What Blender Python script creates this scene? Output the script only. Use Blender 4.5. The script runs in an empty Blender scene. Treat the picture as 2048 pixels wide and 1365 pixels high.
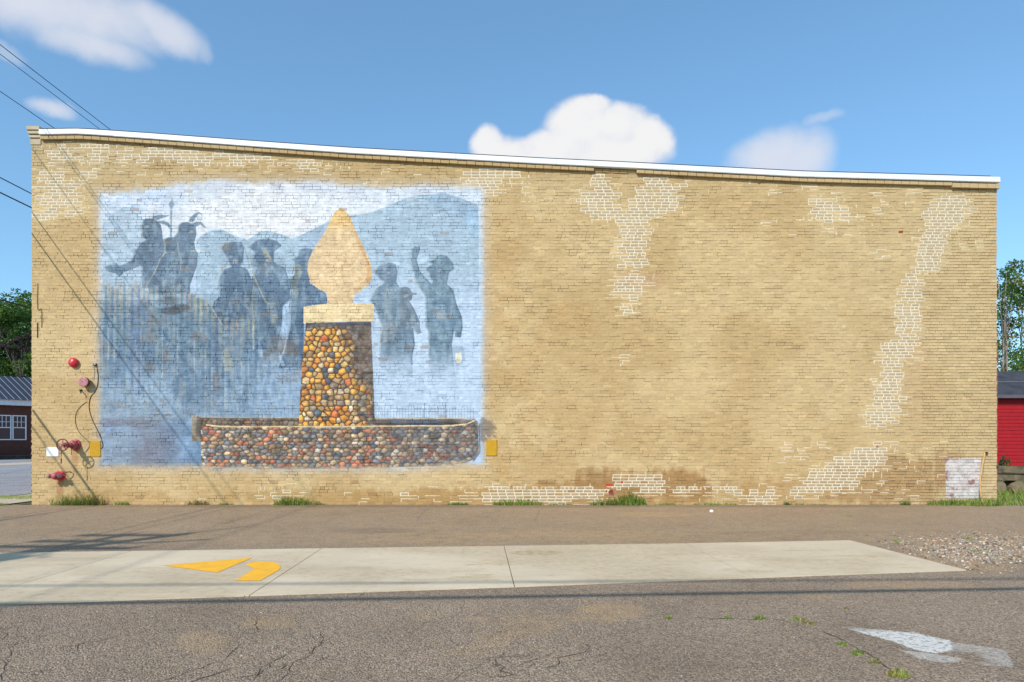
import bpy, bmesh, math, random
import numpy as np
from mathutils import Vector, Matrix

random.seed(7)
rng = np.random.default_rng(11)
SC = bpy.context.scene
COL = SC.collection

# ------------------------------------------------------------------ scale
S = 77.0            # photo pixels per metre on the plane of the painted wall
F = 1300.0
CH = 130.0 / S      # camera height
D = F / S           # camera distance from wall

def wp(px, py, y=0.0):
    """photo pixel -> world point on the vertical plane at depth y"""
    zc = D + y
    return Vector(((px - 1024) / F * zc, y, CH + (880 - py) / F * zc))

def gp(px, py, z=0.0):
    """photo pixel -> point of the ground"""
    zc = F * (CH - z) / (py - 880.0)
    return Vector(((px - 1024) / F * zc, zc - D, z))

# ------------------------------------------------------------------ camera
cam_d = bpy.data.cameras.new('camera')
cam = bpy.data.objects.new('camera', cam_d)
COL.objects.link(cam)
cam.location = (0, -D, CH)
cam.rotation_euler = (math.radians(90), 0, 0)
cam_d.sensor_width = 36.0
cam_d.lens = F / 2048.0 * 36.0
cam_d.shift_y = (880 - 682.5) / 2048.0
cam_d.clip_start = 0.05
cam_d.clip_end = 3000
SC.camera = cam

# ------------------------------------------------------------------ sun and sky
SUN = Vector((0.66, 1.0, -0.92)).normalized()       # direction the light travels
to_sun = -SUN
el = math.asin(to_sun.z)
az = math.atan2(to_sun.x, to_sun.y)                  # clockwise from +Y
sd = bpy.data.lights.new('sun', 'SUN')
sd.energy = 3.7
sd.angle = math.radians(0.5)
sd.color = (1.0, 0.945, 0.85)
sun = bpy.data.objects.new('sun', sd)
COL.objects.link(sun)
sun.location = (-20, -30, 30)
sun.rotation_euler = SUN.to_track_quat('-Z', 'Y').to_euler()

world = bpy.data.worlds.new('World')
SC.world = world
world.use_nodes = True
wn = world.node_tree.nodes; wl = world.node_tree.links
wn.clear()
w_out = wn.new('ShaderNodeOutputWorld')
w_bg = wn.new('ShaderNodeBackground')
w_bg.inputs['Strength'].default_value = 0.15
wl.new(w_bg.outputs[0], w_out.inputs['Surface'])
sky = wn.new('ShaderNodeTexSky')
sky.sky_type = 'NISHITA'
sky.sun_disc = False
sky.sun_elevation = el
sky.sun_rotation = az
sky.air_density = 1.0
sky.dust_density = 0.3
sky.ozone_density = 2.0

def wmath(op, a, b=None, c=None, clamp=False):
    n = wn.new('ShaderNodeMath'); n.operation = op; n.use_clamp = clamp
    for i, v in enumerate((a, b, c)):
        if v is None: continue
        if isinstance(v, (int, float)): n.inputs[i].default_value = v
        else: wl.new(v, n.inputs[i])
    return n.outputs[0]

w_tc = wn.new('ShaderNodeTexCoord')
w_noise = wn.new('ShaderNodeTexNoise')
w_noise.inputs['Scale'].default_value = 9.0
w_noise.inputs['Detail'].default_value = 6.0
w_noise.inputs['Roughness'].default_value = 0.55
wl.new(w_tc.outputs['Generated'], w_noise.inputs['Vector'])
w_n2 = wn.new('ShaderNodeTexNoise')
w_n2.inputs['Scale'].default_value = 28.0
w_n2.inputs['Detail'].default_value = 6.0
wl.new(w_tc.outputs['Generated'], w_n2.inputs['Vector'])
w_off = wn.new('ShaderNodeVectorMath'); w_off.operation = 'SUBTRACT'
w_off.inputs[1].default_value = (0.5, 0.5, 0.5)
wl.new(w_noise.outputs['Color'], w_off.inputs[0])
w_sc = wn.new('ShaderNodeVectorMath'); w_sc.operation = 'SCALE'
w_sc.inputs['Scale'].default_value = 0.045
wl.new(w_off.outputs[0], w_sc.inputs[0])
w_add = wn.new('ShaderNodeVectorMath'); w_add.operation = 'ADD'
wl.new(w_tc.outputs['Generated'], w_add.inputs[0]); wl.new(w_sc.outputs[0], w_add.inputs[1])
DIRV = w_add.outputs[0]

def blob(c, a, b, tilt=0.0):
    c = Vector(c).normalized()
    t = Vector((c.y, -c.x, 0)).normalized()
    if c.y < 0: pass
    w = t.cross(c).normalized()
    if w.z < 0: w = -w
    t2 = t * math.cos(tilt) + w * math.sin(tilt)
    w2 = -t * math.sin(tilt) + w * math.cos(tilt)
    out = []
    for v, r in ((t2, a), (w2, b)):
        n = wn.new('ShaderNodeVectorMath'); n.operation = 'DOT_PRODUCT'
        wl.new(DIRV, n.inputs[0]); n.inputs[1].default_value = v / r
        m = wmath('SUBTRACT', n.outputs['Value'], v.dot(c) / r)
        out.append(wmath('MULTIPLY', m, m))
    return wmath('SUBTRACT', 1.0, wmath('ADD', out[0], out[1]))

def pblob(px, py, rx, ry, tilt=0.0):
    c = Vector(((px - 1024) / F, 1.0, (880 - py) / F))
    L = c.length
    return blob(c, rx / F / L, ry / F / L, math.radians(tilt))

dense = [(975, 296, 46, 46, 0), (1160, 262, 88, 66, 0), (1110, 305, 150, 48, 0), (1240, 255, 66, 50, 0),
         (1298, 286, 54, 50, 0), (1180, 222, 52, 30, 0), (1050, 318, 110, 44, 0), (1225, 318, 130, 46, 0)]
soft = [(60, -20, 190, 90, 0), (190, 30, 165, 70, 8), (180, 88, 110, 40, 0), (320, 48, 100, 44, -18),
        (1555, 312, 105, 58, 0), (1610, 318, 62, 62, 0), (100, 213, 42, 24, 0)]
faint = [(400, 92, 22, 40, 35), (20, 92, 46, 16, -20), (1652, 243, 44, 15, 0), (250, 105, 50, 18, 0)]
elsewhere = []
r2 = random.Random(5)
for k in range(7):                                    # the same fair-weather sky all the way round
    a_ = r2.uniform(math.radians(55), math.radians(305)); e_ = r2.uniform(0.25, 0.9)
    elsewhere.append(((math.sin(a_) * math.cos(e_), math.cos(a_) * math.cos(e_), math.sin(e_)),
                      r2.uniform(.06, .16), r2.uniform(.03, .06)))

def union(vals):
    o = vals[0]
    for v in vals[1:]:
        n = wn.new('ShaderNodeMath'); n.operation = 'SMOOTH_MAX'
        n.inputs[2].default_value = 0.25
        wl.new(o, n.inputs[0]); wl.new(v, n.inputs[1]); o = n.outputs[0]
    return o

def ramp(v, lo, hi):
    n = wn.new('ShaderNodeMapRange'); n.interpolation_type = 'SMOOTHSTEP'
    n.inputs['From Min'].default_value = lo; n.inputs['From Max'].default_value = hi
    wl.new(v, n.inputs['Value']); return n.outputs['Result']

fine = wmath('MULTIPLY', wmath('SUBTRACT', w_n2.outputs['Fac'], 0.5), 0.5)
md = ramp(wmath('ADD', union([pblob(*b) for b in dense]), fine), 0.0, 0.62)
ms = wmath('MULTIPLY', ramp(wmath('ADD', union([pblob(*b) for b in soft] + [blob(*b) for b in elsewhere]), wmath('ADD', fine, wmath('MULTIPLY', wmath('SUBTRACT', w_noise.outputs['Fac'], 0.5), 0.9))), -0.15, 1.15), 0.88)
mf = wmath('MULTIPLY', ramp(wmath('ADD', union([pblob(*b) for b in faint]), fine), 0.0, 1.1), 0.4)
mask = wmath('MAXIMUM', wmath('MAXIMUM', md, ms), mf, clamp=True)
tint = wn.new('ShaderNodeMix'); tint.data_type = 'RGBA'; tint.blend_type = 'MULTIPLY'
tint.inputs['Factor'].default_value = 1.0
tint.inputs['B'].default_value = (0.95, 1.37, 1.60, 1)
w_g = wn.new('ShaderNodeGamma'); w_g.inputs['Gamma'].default_value = 0.75
wl.new(sky.outputs[0], w_g.inputs['Color']); wl.new(w_g.outputs[0], tint.inputs['A'])
cl = wn.new('ShaderNodeMix'); cl.data_type = 'RGBA'
wl.new(mask, cl.inputs['Factor'])
wl.new(tint.outputs['Result'], cl.inputs['A'])
core = ramp(wmath('ADD', union([pblob(*b) for b in dense]), wmath('MULTIPLY', wmath('SUBTRACT', w_n2.outputs['Fac'], 0.5), 1.6)), 0.1, 0.9)
cc = wn.new('ShaderNodeMix'); cc.data_type = 'RGBA'
wl.new(core, cc.inputs['Factor'])
cc.inputs['A'].default_value = (4.15, 4.3, 4.75, 1); cc.inputs['B'].default_value = (4.95, 4.95, 5.0, 1)
wl.new(cc.outputs['Result'], cl.inputs['B'])
wl.new(cl.outputs['Result'], w_bg.inputs['Color'])

SC.view_settings.view_transform = 'Standard'
SC.view_settings.look = 'None'
SC.view_settings.exposure = 0.28
SC.view_settings.gamma = 1.0
SC.view_settings.use_curve_mapping = False
try:
    SC.cycles.max_bounces = 6
except Exception:
    pass

# ------------------------------------------------------------------ helpers
def tag(o, label=None, cat=None, group=None, kind=None):
    if label: o['label'] = label
    if cat: o['category'] = cat
    if group: o['group'] = group
    if kind: o['kind'] = kind
    return o

def empty(name, loc=(0, 0, 0), rz=0.0):
    o = bpy.data.objects.new(name, None)
    o.location = loc; o.rotation_euler = (0, 0, rz)
    o.empty_display_size = 0.2
    COL.objects.link(o)
    return o

def link(name, me, parent=None, loc=(0, 0, 0), rot=(0, 0, 0)):
    o = bpy.data.objects.new(name, me)
    o.location = loc; o.rotation_euler = rot
    COL.objects.link(o)
    if parent is not None: o.parent = parent
    return o

class MB:
    """gathers verts / faces for one mesh"""
    def __init__(self): self.v = []; self.f = []; self.mi = []
    def add(self, vs, fs, mi=0):
        b = len(self.v)
        self.v.extend([tuple(p) for p in vs]); self.f.extend([tuple(i + b for i in f) for f in fs])
        self.mi.extend([mi] * len(fs))
    def box(self, lo, hi, M=None, mi=0):
        x0, y0, z0 = lo; x1, y1, z1 = hi
        vs = [Vector(p) for p in ((x0, y0, z0), (x1, y0, z0), (x1, y1, z0), (x0, y1, z0), (x0, y0, z1), (x1, y0, z1), (x1, y1, z1), (x0, y1, z1))]
        if M is not None: vs = [M @ p for p in vs]
        self.add(vs, [(0, 3, 2, 1), (4, 5, 6, 7), (0, 1, 5, 4), (1, 2, 6, 5), (2, 3, 7, 6), (3, 0, 4, 7)], mi)
    def prism(self, pts, z0, z1):
        n = len(pts)
        vs = [(p[0], p[1], z0) for p in pts] + [(p[0], p[1], z1) for p in pts]
        fs = [tuple(range(n - 1, -1, -1)), tuple(range(n, 2 * n))] + [(i, (i + 1) % n, n + (i + 1) % n, n + i) for i in range(n)]
        self.add(vs, fs)
    def tube(self, pts, r, n=8, cap=True, radii=None):
        pts = [Vector(p) for p in pts]
        rings = []
        ref = None
        for i, p in enumerate(pts):
            d = (pts[min(i + 1, len(pts) - 1)] - pts[max(i - 1, 0)]).normalized()
            if ref is None:
                ref = Vector((0, 0, 1)) if abs(d.z) < 0.9 else Vector((1, 0, 0))
            u = d.cross(ref).normalized(); w = u.cross(d).normalized(); ref = w
            rr = radii[i] if radii else r
            rings.append([p + (u * math.cos(2 * math.pi * k / n) + w * math.sin(2 * math.pi * k / n)) * rr for k in range(n)])
        vs = [q for ring in rings for q in ring]; fs = []
        for i in range(len(pts) - 1):
            for k in range(n):
                fs.append((i * n + k, i * n + (k + 1) % n, (i + 1) * n + (k + 1) % n, (i + 1) * n + k))
        if cap:
            fs.append(tuple(range(n - 1, -1, -1))); b = (len(pts) - 1) * n
            fs.append(tuple(range(b, b + n)))
        self.add(vs, fs)
    def lathe(self, prof, M, n=24):
        """prof: list of (radius, height along local +Z)"""
        vs = []; fs = []
        for r, h in prof:
            for k in range(n):
                a = 2 * math.pi * k / n
                vs.append(M @ Vector((r * math.cos(a), r * math.sin(a), h)))
        for i in range(len(prof) - 1):
            for k in range(n):
                fs.append((i * n + k, i * n + (k + 1) % n, (i + 1) * n + (k + 1) % n, (i + 1) * n + k))
        fs.append(tuple(range(n - 1, -1, -1)))
        b = (len(prof) - 1) * n
        fs.append(tuple(range(b, b + n)))
        self.add(vs, fs)
    def torus(self, M, R, r, n=28, m=8):
        vs = []; fs = []
        for i in range(n):
            a = 2 * math.pi * i / n
            for j in range(m):
                b = 2 * math.pi * j / m
                vs.append(M @ Vector(((R + r * math.cos(b)) * math.cos(a), (R + r * math.cos(b)) * math.sin(a), r * math.sin(b))))
        for i in range(n):
            for j in range(m):
                fs.append((i * m + j, ((i + 1) % n) * m + j, ((i + 1) % n) * m + (j + 1) % m, i * m + (j + 1) % m))
        self.add(vs, fs)
    def mesh(self, name, mats, smooth=False):
        me = bpy.data.meshes.new(name)
        me.from_pydata(self.v, [], self.f)
        for m in (mats if isinstance(mats, (list, tuple)) else [mats]): me.materials.append(m)
        if any(self.mi): me.polygons.foreach_set('material_index', self.mi)
        if smooth: me.polygons.foreach_set('use_smooth', [True] * len(me.polygons))
        me.update()
        return me
    def build(self, name, mats, parent=None, smooth=False, loc=(0, 0, 0)):
        return link(name, self.mesh(name, mats, smooth), parent, loc)

def np_mesh(name, verts, quads, mat, smooth=False):
    me = bpy.data.meshes.new(name)
    nv = len(verts); nf, k = quads.shape
    me.vertices.add(nv); me.vertices.foreach_set('co', verts.astype(np.float32).ravel())
    me.loops.add(nf * k); me.polygons.add(nf)
    me.polygons.foreach_set('loop_start', np.arange(0, nf * k, k, dtype=np.int32))
    me.loops.foreach_set('vertex_index', quads.astype(np.int32).ravel())
    me.update(calc_edges=True)
    for m in (mat if isinstance(mat, (list, tuple)) else [mat]): me.materials.append(m)
    if smooth: me.polygons.foreach_set('use_smooth', [True] * nf)
    if not smooth: me.polygons.foreach_set('use_smooth', [False] * nf)
    me.validate()
    return me

def catmull(pts, n=8):
    pts = [Vector(p) for p in pts]
    P = [pts[0]] + pts + [pts[-1]]
    out = []
    for i in range(1, len(P) - 2):
        for k in range(n):
            t = k / n
            a, b, c, d = P[i - 1], P[i], P[i + 1], P[i + 2]
            out.append(0.5 * ((2 * b) + (-a + c) * t + (2 * a - 5 * b + 4 * c - d) * t * t + (-a + 3 * b - 3 * c + d) * t ** 3))
    out.append(pts[-1])
    return out

# ------------------------------------------------------------------ materials
def srgb(c):
    return tuple((x / 255 / 12.92 if x / 255 <= 0.04045 else ((x / 255 + 0.055) / 1.055) ** 2.4) for x in c)

class NT:
    def __init__(self, name):
        self.m = bpy.data.materials.new(name); self.m.use_nodes = True
        self.t = self.m.node_tree; self.n = self.t.nodes; self.l = self.t.links
        self.b = self.n['Principled BSDF']
    def new(self, t, **kw):
        n = self.n.new(t)
        for k, v in kw.items(): setattr(n, k, v)
        return n
    def noise(self, scale, detail=5, rough=0.55, vec=None):
        n = self.new('ShaderNodeTexNoise')
        n.inputs['Scale'].default_value = scale; n.inputs['Detail'].default_value = detail; n.inputs['Roughness'].default_value = rough
        if vec is not None: self.l.new(vec, n.inputs['Vector'])
        return n
    def pos(self):
        return self.new('ShaderNodeNewGeometry').outputs['Position']
    def mix(self, fac, a, b, blend='MIX'):
        n = self.new('ShaderNodeMix', data_type='RGBA', blend_type=blend)
        for k, v in (('Factor', fac), ('A', a), ('B', b)):
            if isinstance(v, (int, float)): n.inputs[k].default_value = v
            elif isinstance(v, tuple): n.inputs[k].default_value = (*v[:3], 1)
            else: self.l.new(v, n.inputs[k])
        return n.outputs['Result']
    def mr(self, v, lo, hi, a=0.0, b=1.0):
        n = self.new('ShaderNodeMapRange')
        n.inputs['From Min'].default_value = lo; n.inputs['From Max'].default_value = hi
        n.inputs['To Min'].default_value = a; n.inputs['To Max'].default_value = b
        self.l.new(v, n.inputs['Value']); return n.outputs['Result']
    def math(self, op, a, b=None):
        n = self.new('ShaderNodeMath', operation=op)
        for i, v in enumerate((a, b)):
            if v is None: continue
            if isinstance(v, (int, float)): n.inputs[i].default_value = v
            else: self.l.new(v, n.inputs[i])
        return n.outputs[0]
    def bump(self, h, strength, dist, normal=None):
        n = self.new('ShaderNodeBump')
        n.inputs['Strength'].default_value = strength; n.inputs['Distance'].default_value = dist
        self.l.new(h, n.inputs['Height'])
        if normal is not None: self.l.new(normal, n.inputs['Normal'])
        return n.outputs[0]
    def done(self, color=None, rough=0.8, normal=None, metal=0.0, spec=0.3):
        b = self.b
        if color is not None:
            if isinstance(color, tuple): b.inputs['Base Color'].default_value = (*color[:3], 1)
            else: self.l.new(color, b.inputs['Base Color'])
        if isinstance(rough, (int, float)): b.inputs['Roughness'].default_value = rough
        else: self.l.new(rough, b.inputs['Roughness'])
        b.inputs['Metallic'].default_value = metal
        b.inputs['Specular IOR Level'].default_value = spec
        if normal is not None: self.l.new(normal, b.inputs['Normal'])
        return self.m

def simple(name, c, var=0.25, scale=6.0, rough=0.75, metal=0.0, bump=0.15, c2=None, spec=0.3, dist=0.01):
    t = NT(name)
    p = t.pos()
    n1 = t.noise(scale, 6, 0.6, p)
    dark = c2 if c2 else tuple(x * (1 - var * 1.6) for x in c)
    lite = tuple(min(1, x * (1 + var * .6)) for x in c)
    f = t.mr(n1.outputs['Fac'], 0.3, 0.7)
    n2 = t.noise(scale * 9, 4, 0.6, p)
    return t.done(t.mix(f, dark, lite), rough, t.bump(n2.outputs['Fac'], bump, dist) if bump else None, metal, spec)

# =================================================================== THE PAINTED WALL
# ---- value noise in numpy
def vnoise(h, w, cell, seed, cellx=None):
    r = np.random.default_rng(seed)
    cx = cellx or cell
    gh, gw = int(h / cell) + 3, int(w / cx) + 3
    g = r.random((gh, gw))
    y = np.arange(h) / cell; x = np.arange(w) / cx
    yi = y.astype(int); xi = x.astype(int)
    fy = y - yi; fx = x - xi
    fy = fy * fy * (3 - 2 * fy); fx = fx * fx * (3 - 2 * fx)
    a = g[yi][:, xi]; b = g[yi][:, xi + 1]; c = g[yi + 1][:, xi]; d = g[yi + 1][:, xi + 1]
    fy = fy[:, None]; fx = fx[None, :]
    return (a * (1 - fx) + b * fx) * (1 - fy) + (c * (1 - fx) + d * fx) * fy

def fbm(h, w, cell, seed, octv=4, cellx=None, gain=0.5):
    o = np.zeros((h, w)); a = 1.0; s = 0
    for k in range(octv):
        o += a * vnoise(h, w, max(cell / 2 ** k, 1.0), seed + k * 17, (cellx or cell) / 2 ** k if (cellx or cell) / 2 ** k > 1 else 1.0)
        s += a; a *= gain
    return o / s

MX0, MY0, MW, MH = 40, 235, 1980, 800        # the paint map covers these photo pixels of the wall plane
yy, xx = np.mgrid[0:MH, 0:MW]
PX = xx + MX0 + 0.5; PY = yy + MY0 + 0.5

def cover(poly, ox=MX0, oy=MY0, w=MW, h=MH):
    """antialiased coverage of a polygon; returns slices and alpha"""
    P = np.array(poly, float)
    x0 = int(max(0, math.floor(P[:, 0].min() - ox))); x1 = int(min(w, math.ceil(P[:, 0].max() - ox) + 1))
    y0 = int(max(0, math.floor(P[:, 1].min() - oy))); y1 = int(min(h, math.ceil(P[:, 1].max() - oy) + 1))
    if x1 <= x0 or y1 <= y0: return None
    acc = np.zeros((y1 - y0, x1 - x0))
    for sx in (0.25, 0.75):
        for sy in (0.25, 0.75):
            X = np.arange(x0, x1)[None, :] + ox + sx; Y = np.arange(y0, y1)[:, None] + oy + sy
            ins = np.zeros(acc.shape, bool)
            n = len(P)
            for i in range(n):
                xa, ya = P[i]; xb, yb = P[(i + 1) % n]
                if ya == yb: continue
                c = (ya > Y) != (yb > Y)
                ins ^= c & (X < (xb - xa) * (Y - ya) / (yb - ya) + xa)
            acc += ins
    return (slice(y0, y1), slice(x0, x1)), acc / 4

def fill(img, poly, col, alpha=1.0, mask=None, mottle=0.0, seed=0):
    r = cover(poly)
    if r is None: return
    sl, a = r
    a = a * alpha
    if mask is not None: a = a * mask[sl]
    c = np.array(col, float)
    if mottle:
        m = (NOI[sl] - 0.5) * 2 * mottle
        c = c[None, None, :] * (1 + m[..., None])
    img[sl] = img[sl] * (1 - a[..., None]) + c * a[..., None]

FIGM = np.zeros((MH, MW))
def figure(img, poly, col, alpha=1.0, mask=None, mottle=0.0):
    r = cover(poly)
    sl, a = r
    FIGM[sl] = np.maximum(FIGM[sl], a if mask is None else a * mask[sl])
    fill(img, poly, col, alpha, mask, mottle)

def stroke(img, pts, wd, col, alpha=1.0):
    for (xa, ya), (xb, yb) in zip(pts[:-1], pts[1:]):
        dx, dy = xb - xa, yb - ya; L = math.hypot(dx, dy) or 1
        nx, ny = -dy / L * wd / 2, dx / L * wd / 2
        fill(img, [(xa + nx, ya + ny), (xb + nx, yb + ny), (xb - nx, yb - ny), (xa - nx, ya - ny)], col, alpha)

def Z(o, s, pts):
    return [(o[0] + x / s, o[1] + y / s) for x, y in pts]

NOI = fbm(MH, MW, 26, 3, 5)
NOI2 = fbm(MH, MW, 90, 40, 4)
NOIF = fbm(MH, MW, 7, 90, 3)
STREAK = fbm(MH, MW, 60, 61, 4, cellx=9)

def sstep(v, a, b):
    t = np.clip((v - a) / (b - a), 0, 1); return t * t * (3 - 2 * t)

# ---- field of tan paint
img = np.empty((MH, MW, 3))
tan_a = np.array((210, 182, 135.)); tan_b = np.array((188, 156, 107.)); tan_c = np.array((207, 183, 140.))
f1 = sstep(NOI2, 0.35, 0.7)[..., None]
img[:] = tan_a * (1 - f1 * 0.55) + tan_b * f1 * 0.55
right = sstep(PX, 1500, 1900)[..., None]
img = img * (1 - right * 0.5) + tan_c * right * 0.5
band = (sstep(PX, 900, 980) * (1 - sstep(PX, 1000, 1180)) * sstep(PY, 380, 450))[..., None]      # warmer, scrubbed band beside the mural
img = img * (1 - band * 0.35 * sstep(NOI, .35, .6)[..., None]) + np.array((190, 152, 98.)) * band * 0.35 * sstep(NOI, .35, .6)[..., None]
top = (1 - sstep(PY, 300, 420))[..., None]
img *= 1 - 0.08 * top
# brown grime along the foot, with a shape of its own
def blot(cx, cy, rx, ry, col, k, seed=0):
    global img
    d = ((PX - cx) / rx) ** 2 + ((PY - cy) / ry) ** 2
    a = k * sstep(1.15 - d + (NOI - 0.5) * 1.6 + (STREAK - .5) * .8, 0.0, 0.8)
    img = img * (1 - a[..., None]) + np.array(col, float) * a[..., None]
blot(1300, 975, 190, 42, (158, 118, 72), 0.75)
blot(1150, 985, 140, 26, (164, 124, 76), 0.6)
blot(1050, 1000, 420, 26, (176, 138, 86), 0.7)
blot(700, 1000, 300, 24, (182, 146, 92), 0.6)
blot(230, 1000, 170, 22, (184, 148, 96), 0.5)
blot(1560, 985, 130, 36, (180, 142, 92), 0.5)
blot(1790, 960, 150, 52, (168, 132, 88), 0.65)
blot(1900, 940, 60, 40, (176, 140, 100), 0.5)
blot(770, 330, 500, 34, (184, 152, 100), 0.45)
blot(1280, 560, 60, 22, (190, 150, 112), 0.45)
blot(1840, 760, 40, 120, (200, 168, 125), 0.5)
blot(1140, 640, 70, 40, (186, 148, 96), 0.3)

blot(150, 925, 7, 34, (170, 112, 76), .38)          # rust runs under the fittings
blot(120, 975, 9, 26, (166, 110, 76), .40)
blot(174, 800, 6, 26, (176, 128, 88), .30)
blot(983, 930, 9, 22, (190, 150, 90), .30)
# ---- the mural
mur = np.empty((MH, MW, 3))
mur[:] = (180, 203, 238)
def blend(base, col, a):
    a = np.clip(a, 0, 1)[..., None]
    return base * (1 - a) + np.array(col, float) * a
mur = blend(mur, (203, 214, 238), 1 - sstep(PY, 420, 560))
mur = blend(mur, (240, 234, 242), np.exp(-(((PX - 560) / 260) ** 2 + ((PY - 428) / 70) ** 2)) * 1.25)
mur = blend(mur, (206, 204, 222), (1 - sstep(PY, 372, 410)) * sstep(NOI, .4, .6) * .7)
mur = blend(mur, (190, 208, 242), np.exp(-(((PX - 270) / 110) ** 2 + ((PY - 400) / 40) ** 2)) * sstep(NOI, .3, .6))
low = sstep(PY, 600, 660) * (1 - sstep(PX, 560, 640))
mur = blend(mur, (104, 132, 166), sstep(PY, 570, 620) * (1 - sstep(PX, 590, 625)) * (1 - 0.25 * sstep(PX, 480, 620)) * 0.95)
mur = blend(mur, (140, 166, 204), low * sstep(NOI2, .4, .65) * sstep(PY, 700, 780) * .85)
mur = blend(mur, (150, 180, 220), low * sstep(PX, 380, 560) * sstep(PY, 700, 780) * .85)
mur = blend(mur, (134, 134, 152), sstep(PY, 800, 890) * (1 - sstep(PX, 300, 400)) * sstep(NOI, .18, .42) * .8)
# hills
mountL = [(205, 448), (222, 432), (240, 418), (252, 414), (270, 425), (290, 442), (320, 470), (330, 600), (205, 600)]
fill(mur, mountL, (160, 182, 206), .8, mottle=.12)
mountM = [(392, 480), (412, 466), (428, 459), (445, 460), (470, 472), (495, 480), (520, 464), (535, 462), (560, 468), (585, 478),
          (604, 470), (640, 452), (660, 440), (700, 432), (745, 425), (785, 408), (815, 396), (850, 390), (886, 386), (910, 392), (935, 402), (957, 410),
          (958, 600), (392, 600)]
mfade = 1 - sstep(PY, 520, 640)
fill(mur, mountM, (148, 176, 203), .92, mask=mfade, mottle=.14)
fill(mur, [(600, 478), (640, 452), (672, 440), (672, 520), (610, 520)], (140, 168, 205), .6)
fill(mur, [(848, 398), (886, 386), (935, 404), (955, 420), (958, 470), (930, 440), (880, 420)], (122, 158, 200), .45, mottle=.2)
fill(mur, [(925, 425), (955, 415), (960, 470), (940, 478)], (120, 170, 215), .4, mottle=.2)
o2, s2 = (200, 350), 5.46
D1, D2, D3 = (98, 122, 150), (90, 114, 142), (112, 140, 170)
fig1 = [(480, 485), (505, 476), (560, 478), (620, 500), (662, 545), (680, 620), (682, 690), (700, 720), (760, 800), (700, 1000), (600, 1240), (440, 1240),
        (452, 1000), (430, 995), (330, 1040), (262, 1062), (215, 1115), (160, 1078), (60, 1055), (38, 1020), (40, 992), (150, 985), (175, 960), (205, 992), (250, 975),
        (330, 940), (352, 890), (395, 805), (430, 745), (512, 705), (470, 696), (446, 660), (456, 620), (440, 585), (452, 535), (460, 505)]
figure(mur, Z(o2, s2, fig1), D1, .95, mottle=.12)
fill(mur, Z(o2, s2, [(555, 485), (590, 450), (640, 438), (765, 444), (700, 468), (640, 488)]), D1, .95)
fill(mur, Z(o2, s2, [(620, 508), (690, 500), (745, 525), (792, 580), (760, 580), (710, 545), (650, 530)]), D1, .95)
fill(mur, Z(o2, s2, [(768, 380), (788, 380), (786, 680), (764, 680)]), (120, 142, 170), .95)
fill(mur, Z(o2, s2, [(785, 245), (796, 285), (815, 325), (792, 372), (765, 372), (750, 325), (776, 285)]), (125, 148, 176), .95)
fig2 = [(700, 705), (735, 682), (800, 682), (845, 630), (850, 555), (890, 522), (955, 515), (1045, 560), (1052, 650), (1030, 740), (1042, 820), (1068, 860), (1062, 985),
        (1020, 1100), (985, 1200), (980, 1300), (520, 1300), (520, 1190), (600, 1060), (655, 925), (715, 850), (705, 770)]
figure(mur, Z(o2, s2, fig2), D2, .95, mottle=.14)
fill(mur, Z(o2, s2, [(965, 510), (985, 465), (1040, 420), (1085, 403), (1115, 428), (1075, 430), (1045, 470), (1030, 505), (990, 520)]), D1, .95)
fill(mur, Z(o2, s2, [(990, 535), (1060, 512), (1105, 515), (1140, 555), (1165, 590), (1135, 575), (1095, 540), (1050, 572)]), D1, .95)
stroke(mur, Z(o2, s2, [(690, 700), (712, 760), (710, 850), (655, 925), (600, 1060), (515, 1200)]), 1.6, (222, 204, 170), .8)
stroke(mur, Z(o2, s2, [(710, 852), (760, 842), (815, 850)]), 1.5, (216, 200, 170), .8)
stroke(mur, Z(o2, s2, [(848, 740), (860, 850), (885, 920), (880, 1040), (840, 1150)]), 1.4, (216, 200, 172), .7)
fill(mur, Z(o2, s2, [(980, 835), (1045, 800), (1150, 835), (1140, 850)]), (232, 232, 236), .7)
o4, s4 = (400, 440), 4.55
fig3 = [(180, 262), (215, 212), (290, 200), (380, 200), (402, 262), (392, 380), (360, 425), (430, 452), (470, 545), (490, 840), (470, 960), (200, 960), (95, 800), (110, 740),
        (168, 700), (165, 560), (180, 500), (205, 455), (275, 430), (250, 370), (200, 290)]
figure(mur, Z(o4, s4, fig3), (88, 114, 148), .95, mottle=.14)
fill(mur, Z(o4, s4, [(190, 240), (240, 206), (290, 208), (300, 262), (230, 285), (190, 280)]), (158, 150, 132), .55, mottle=.2)
fill(mur, Z(o4, s4, [(120, 552), (200, 420), (245, 400), (235, 440), (180, 480), (130, 560)]), (160, 160, 150), .6)
fill(mur, Z(o4, s4, [(300, 350), (350, 365), (345, 400), (300, 400)]), (190, 172, 172), .55)
fig4 = [(425, 250), (515, 182), (620, 168), (705, 195), (742, 240), (690, 274), (672, 292), (672, 380), (705, 412), (770, 432), (802, 522), (822, 640), (820, 720), (752, 782),
        (742, 960), (700, 1180), (480, 1180), (475, 700), (470, 545), (505, 432), (470, 425), (465, 372), (492, 300), (450, 262)]
figure(mur, Z(o4, s4, fig4), (90, 118, 152), .95, mottle=.14)
fill(mur, Z(o4, s4, [(560, 262), (600, 262), (650, 350), (640, 400), (520, 425), (610, 390)]), (186, 170, 142), .75, mottle=.15)
fill(mur, Z(o4, s4, [(520, 428), (640, 405), (700, 450), (640, 520), (560, 500)]), (140, 152, 165), .5)
stroke(mur, Z(o4, s4, [(400, 235), (450, 420)]), 2.0, (132, 150, 172), .9)
stroke(mur, Z(o4, s4, [(450, 420), (520, 580), (590, 735), (620, 765), (740, 760)]), 2.6, (178, 168, 140), .85)
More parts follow.
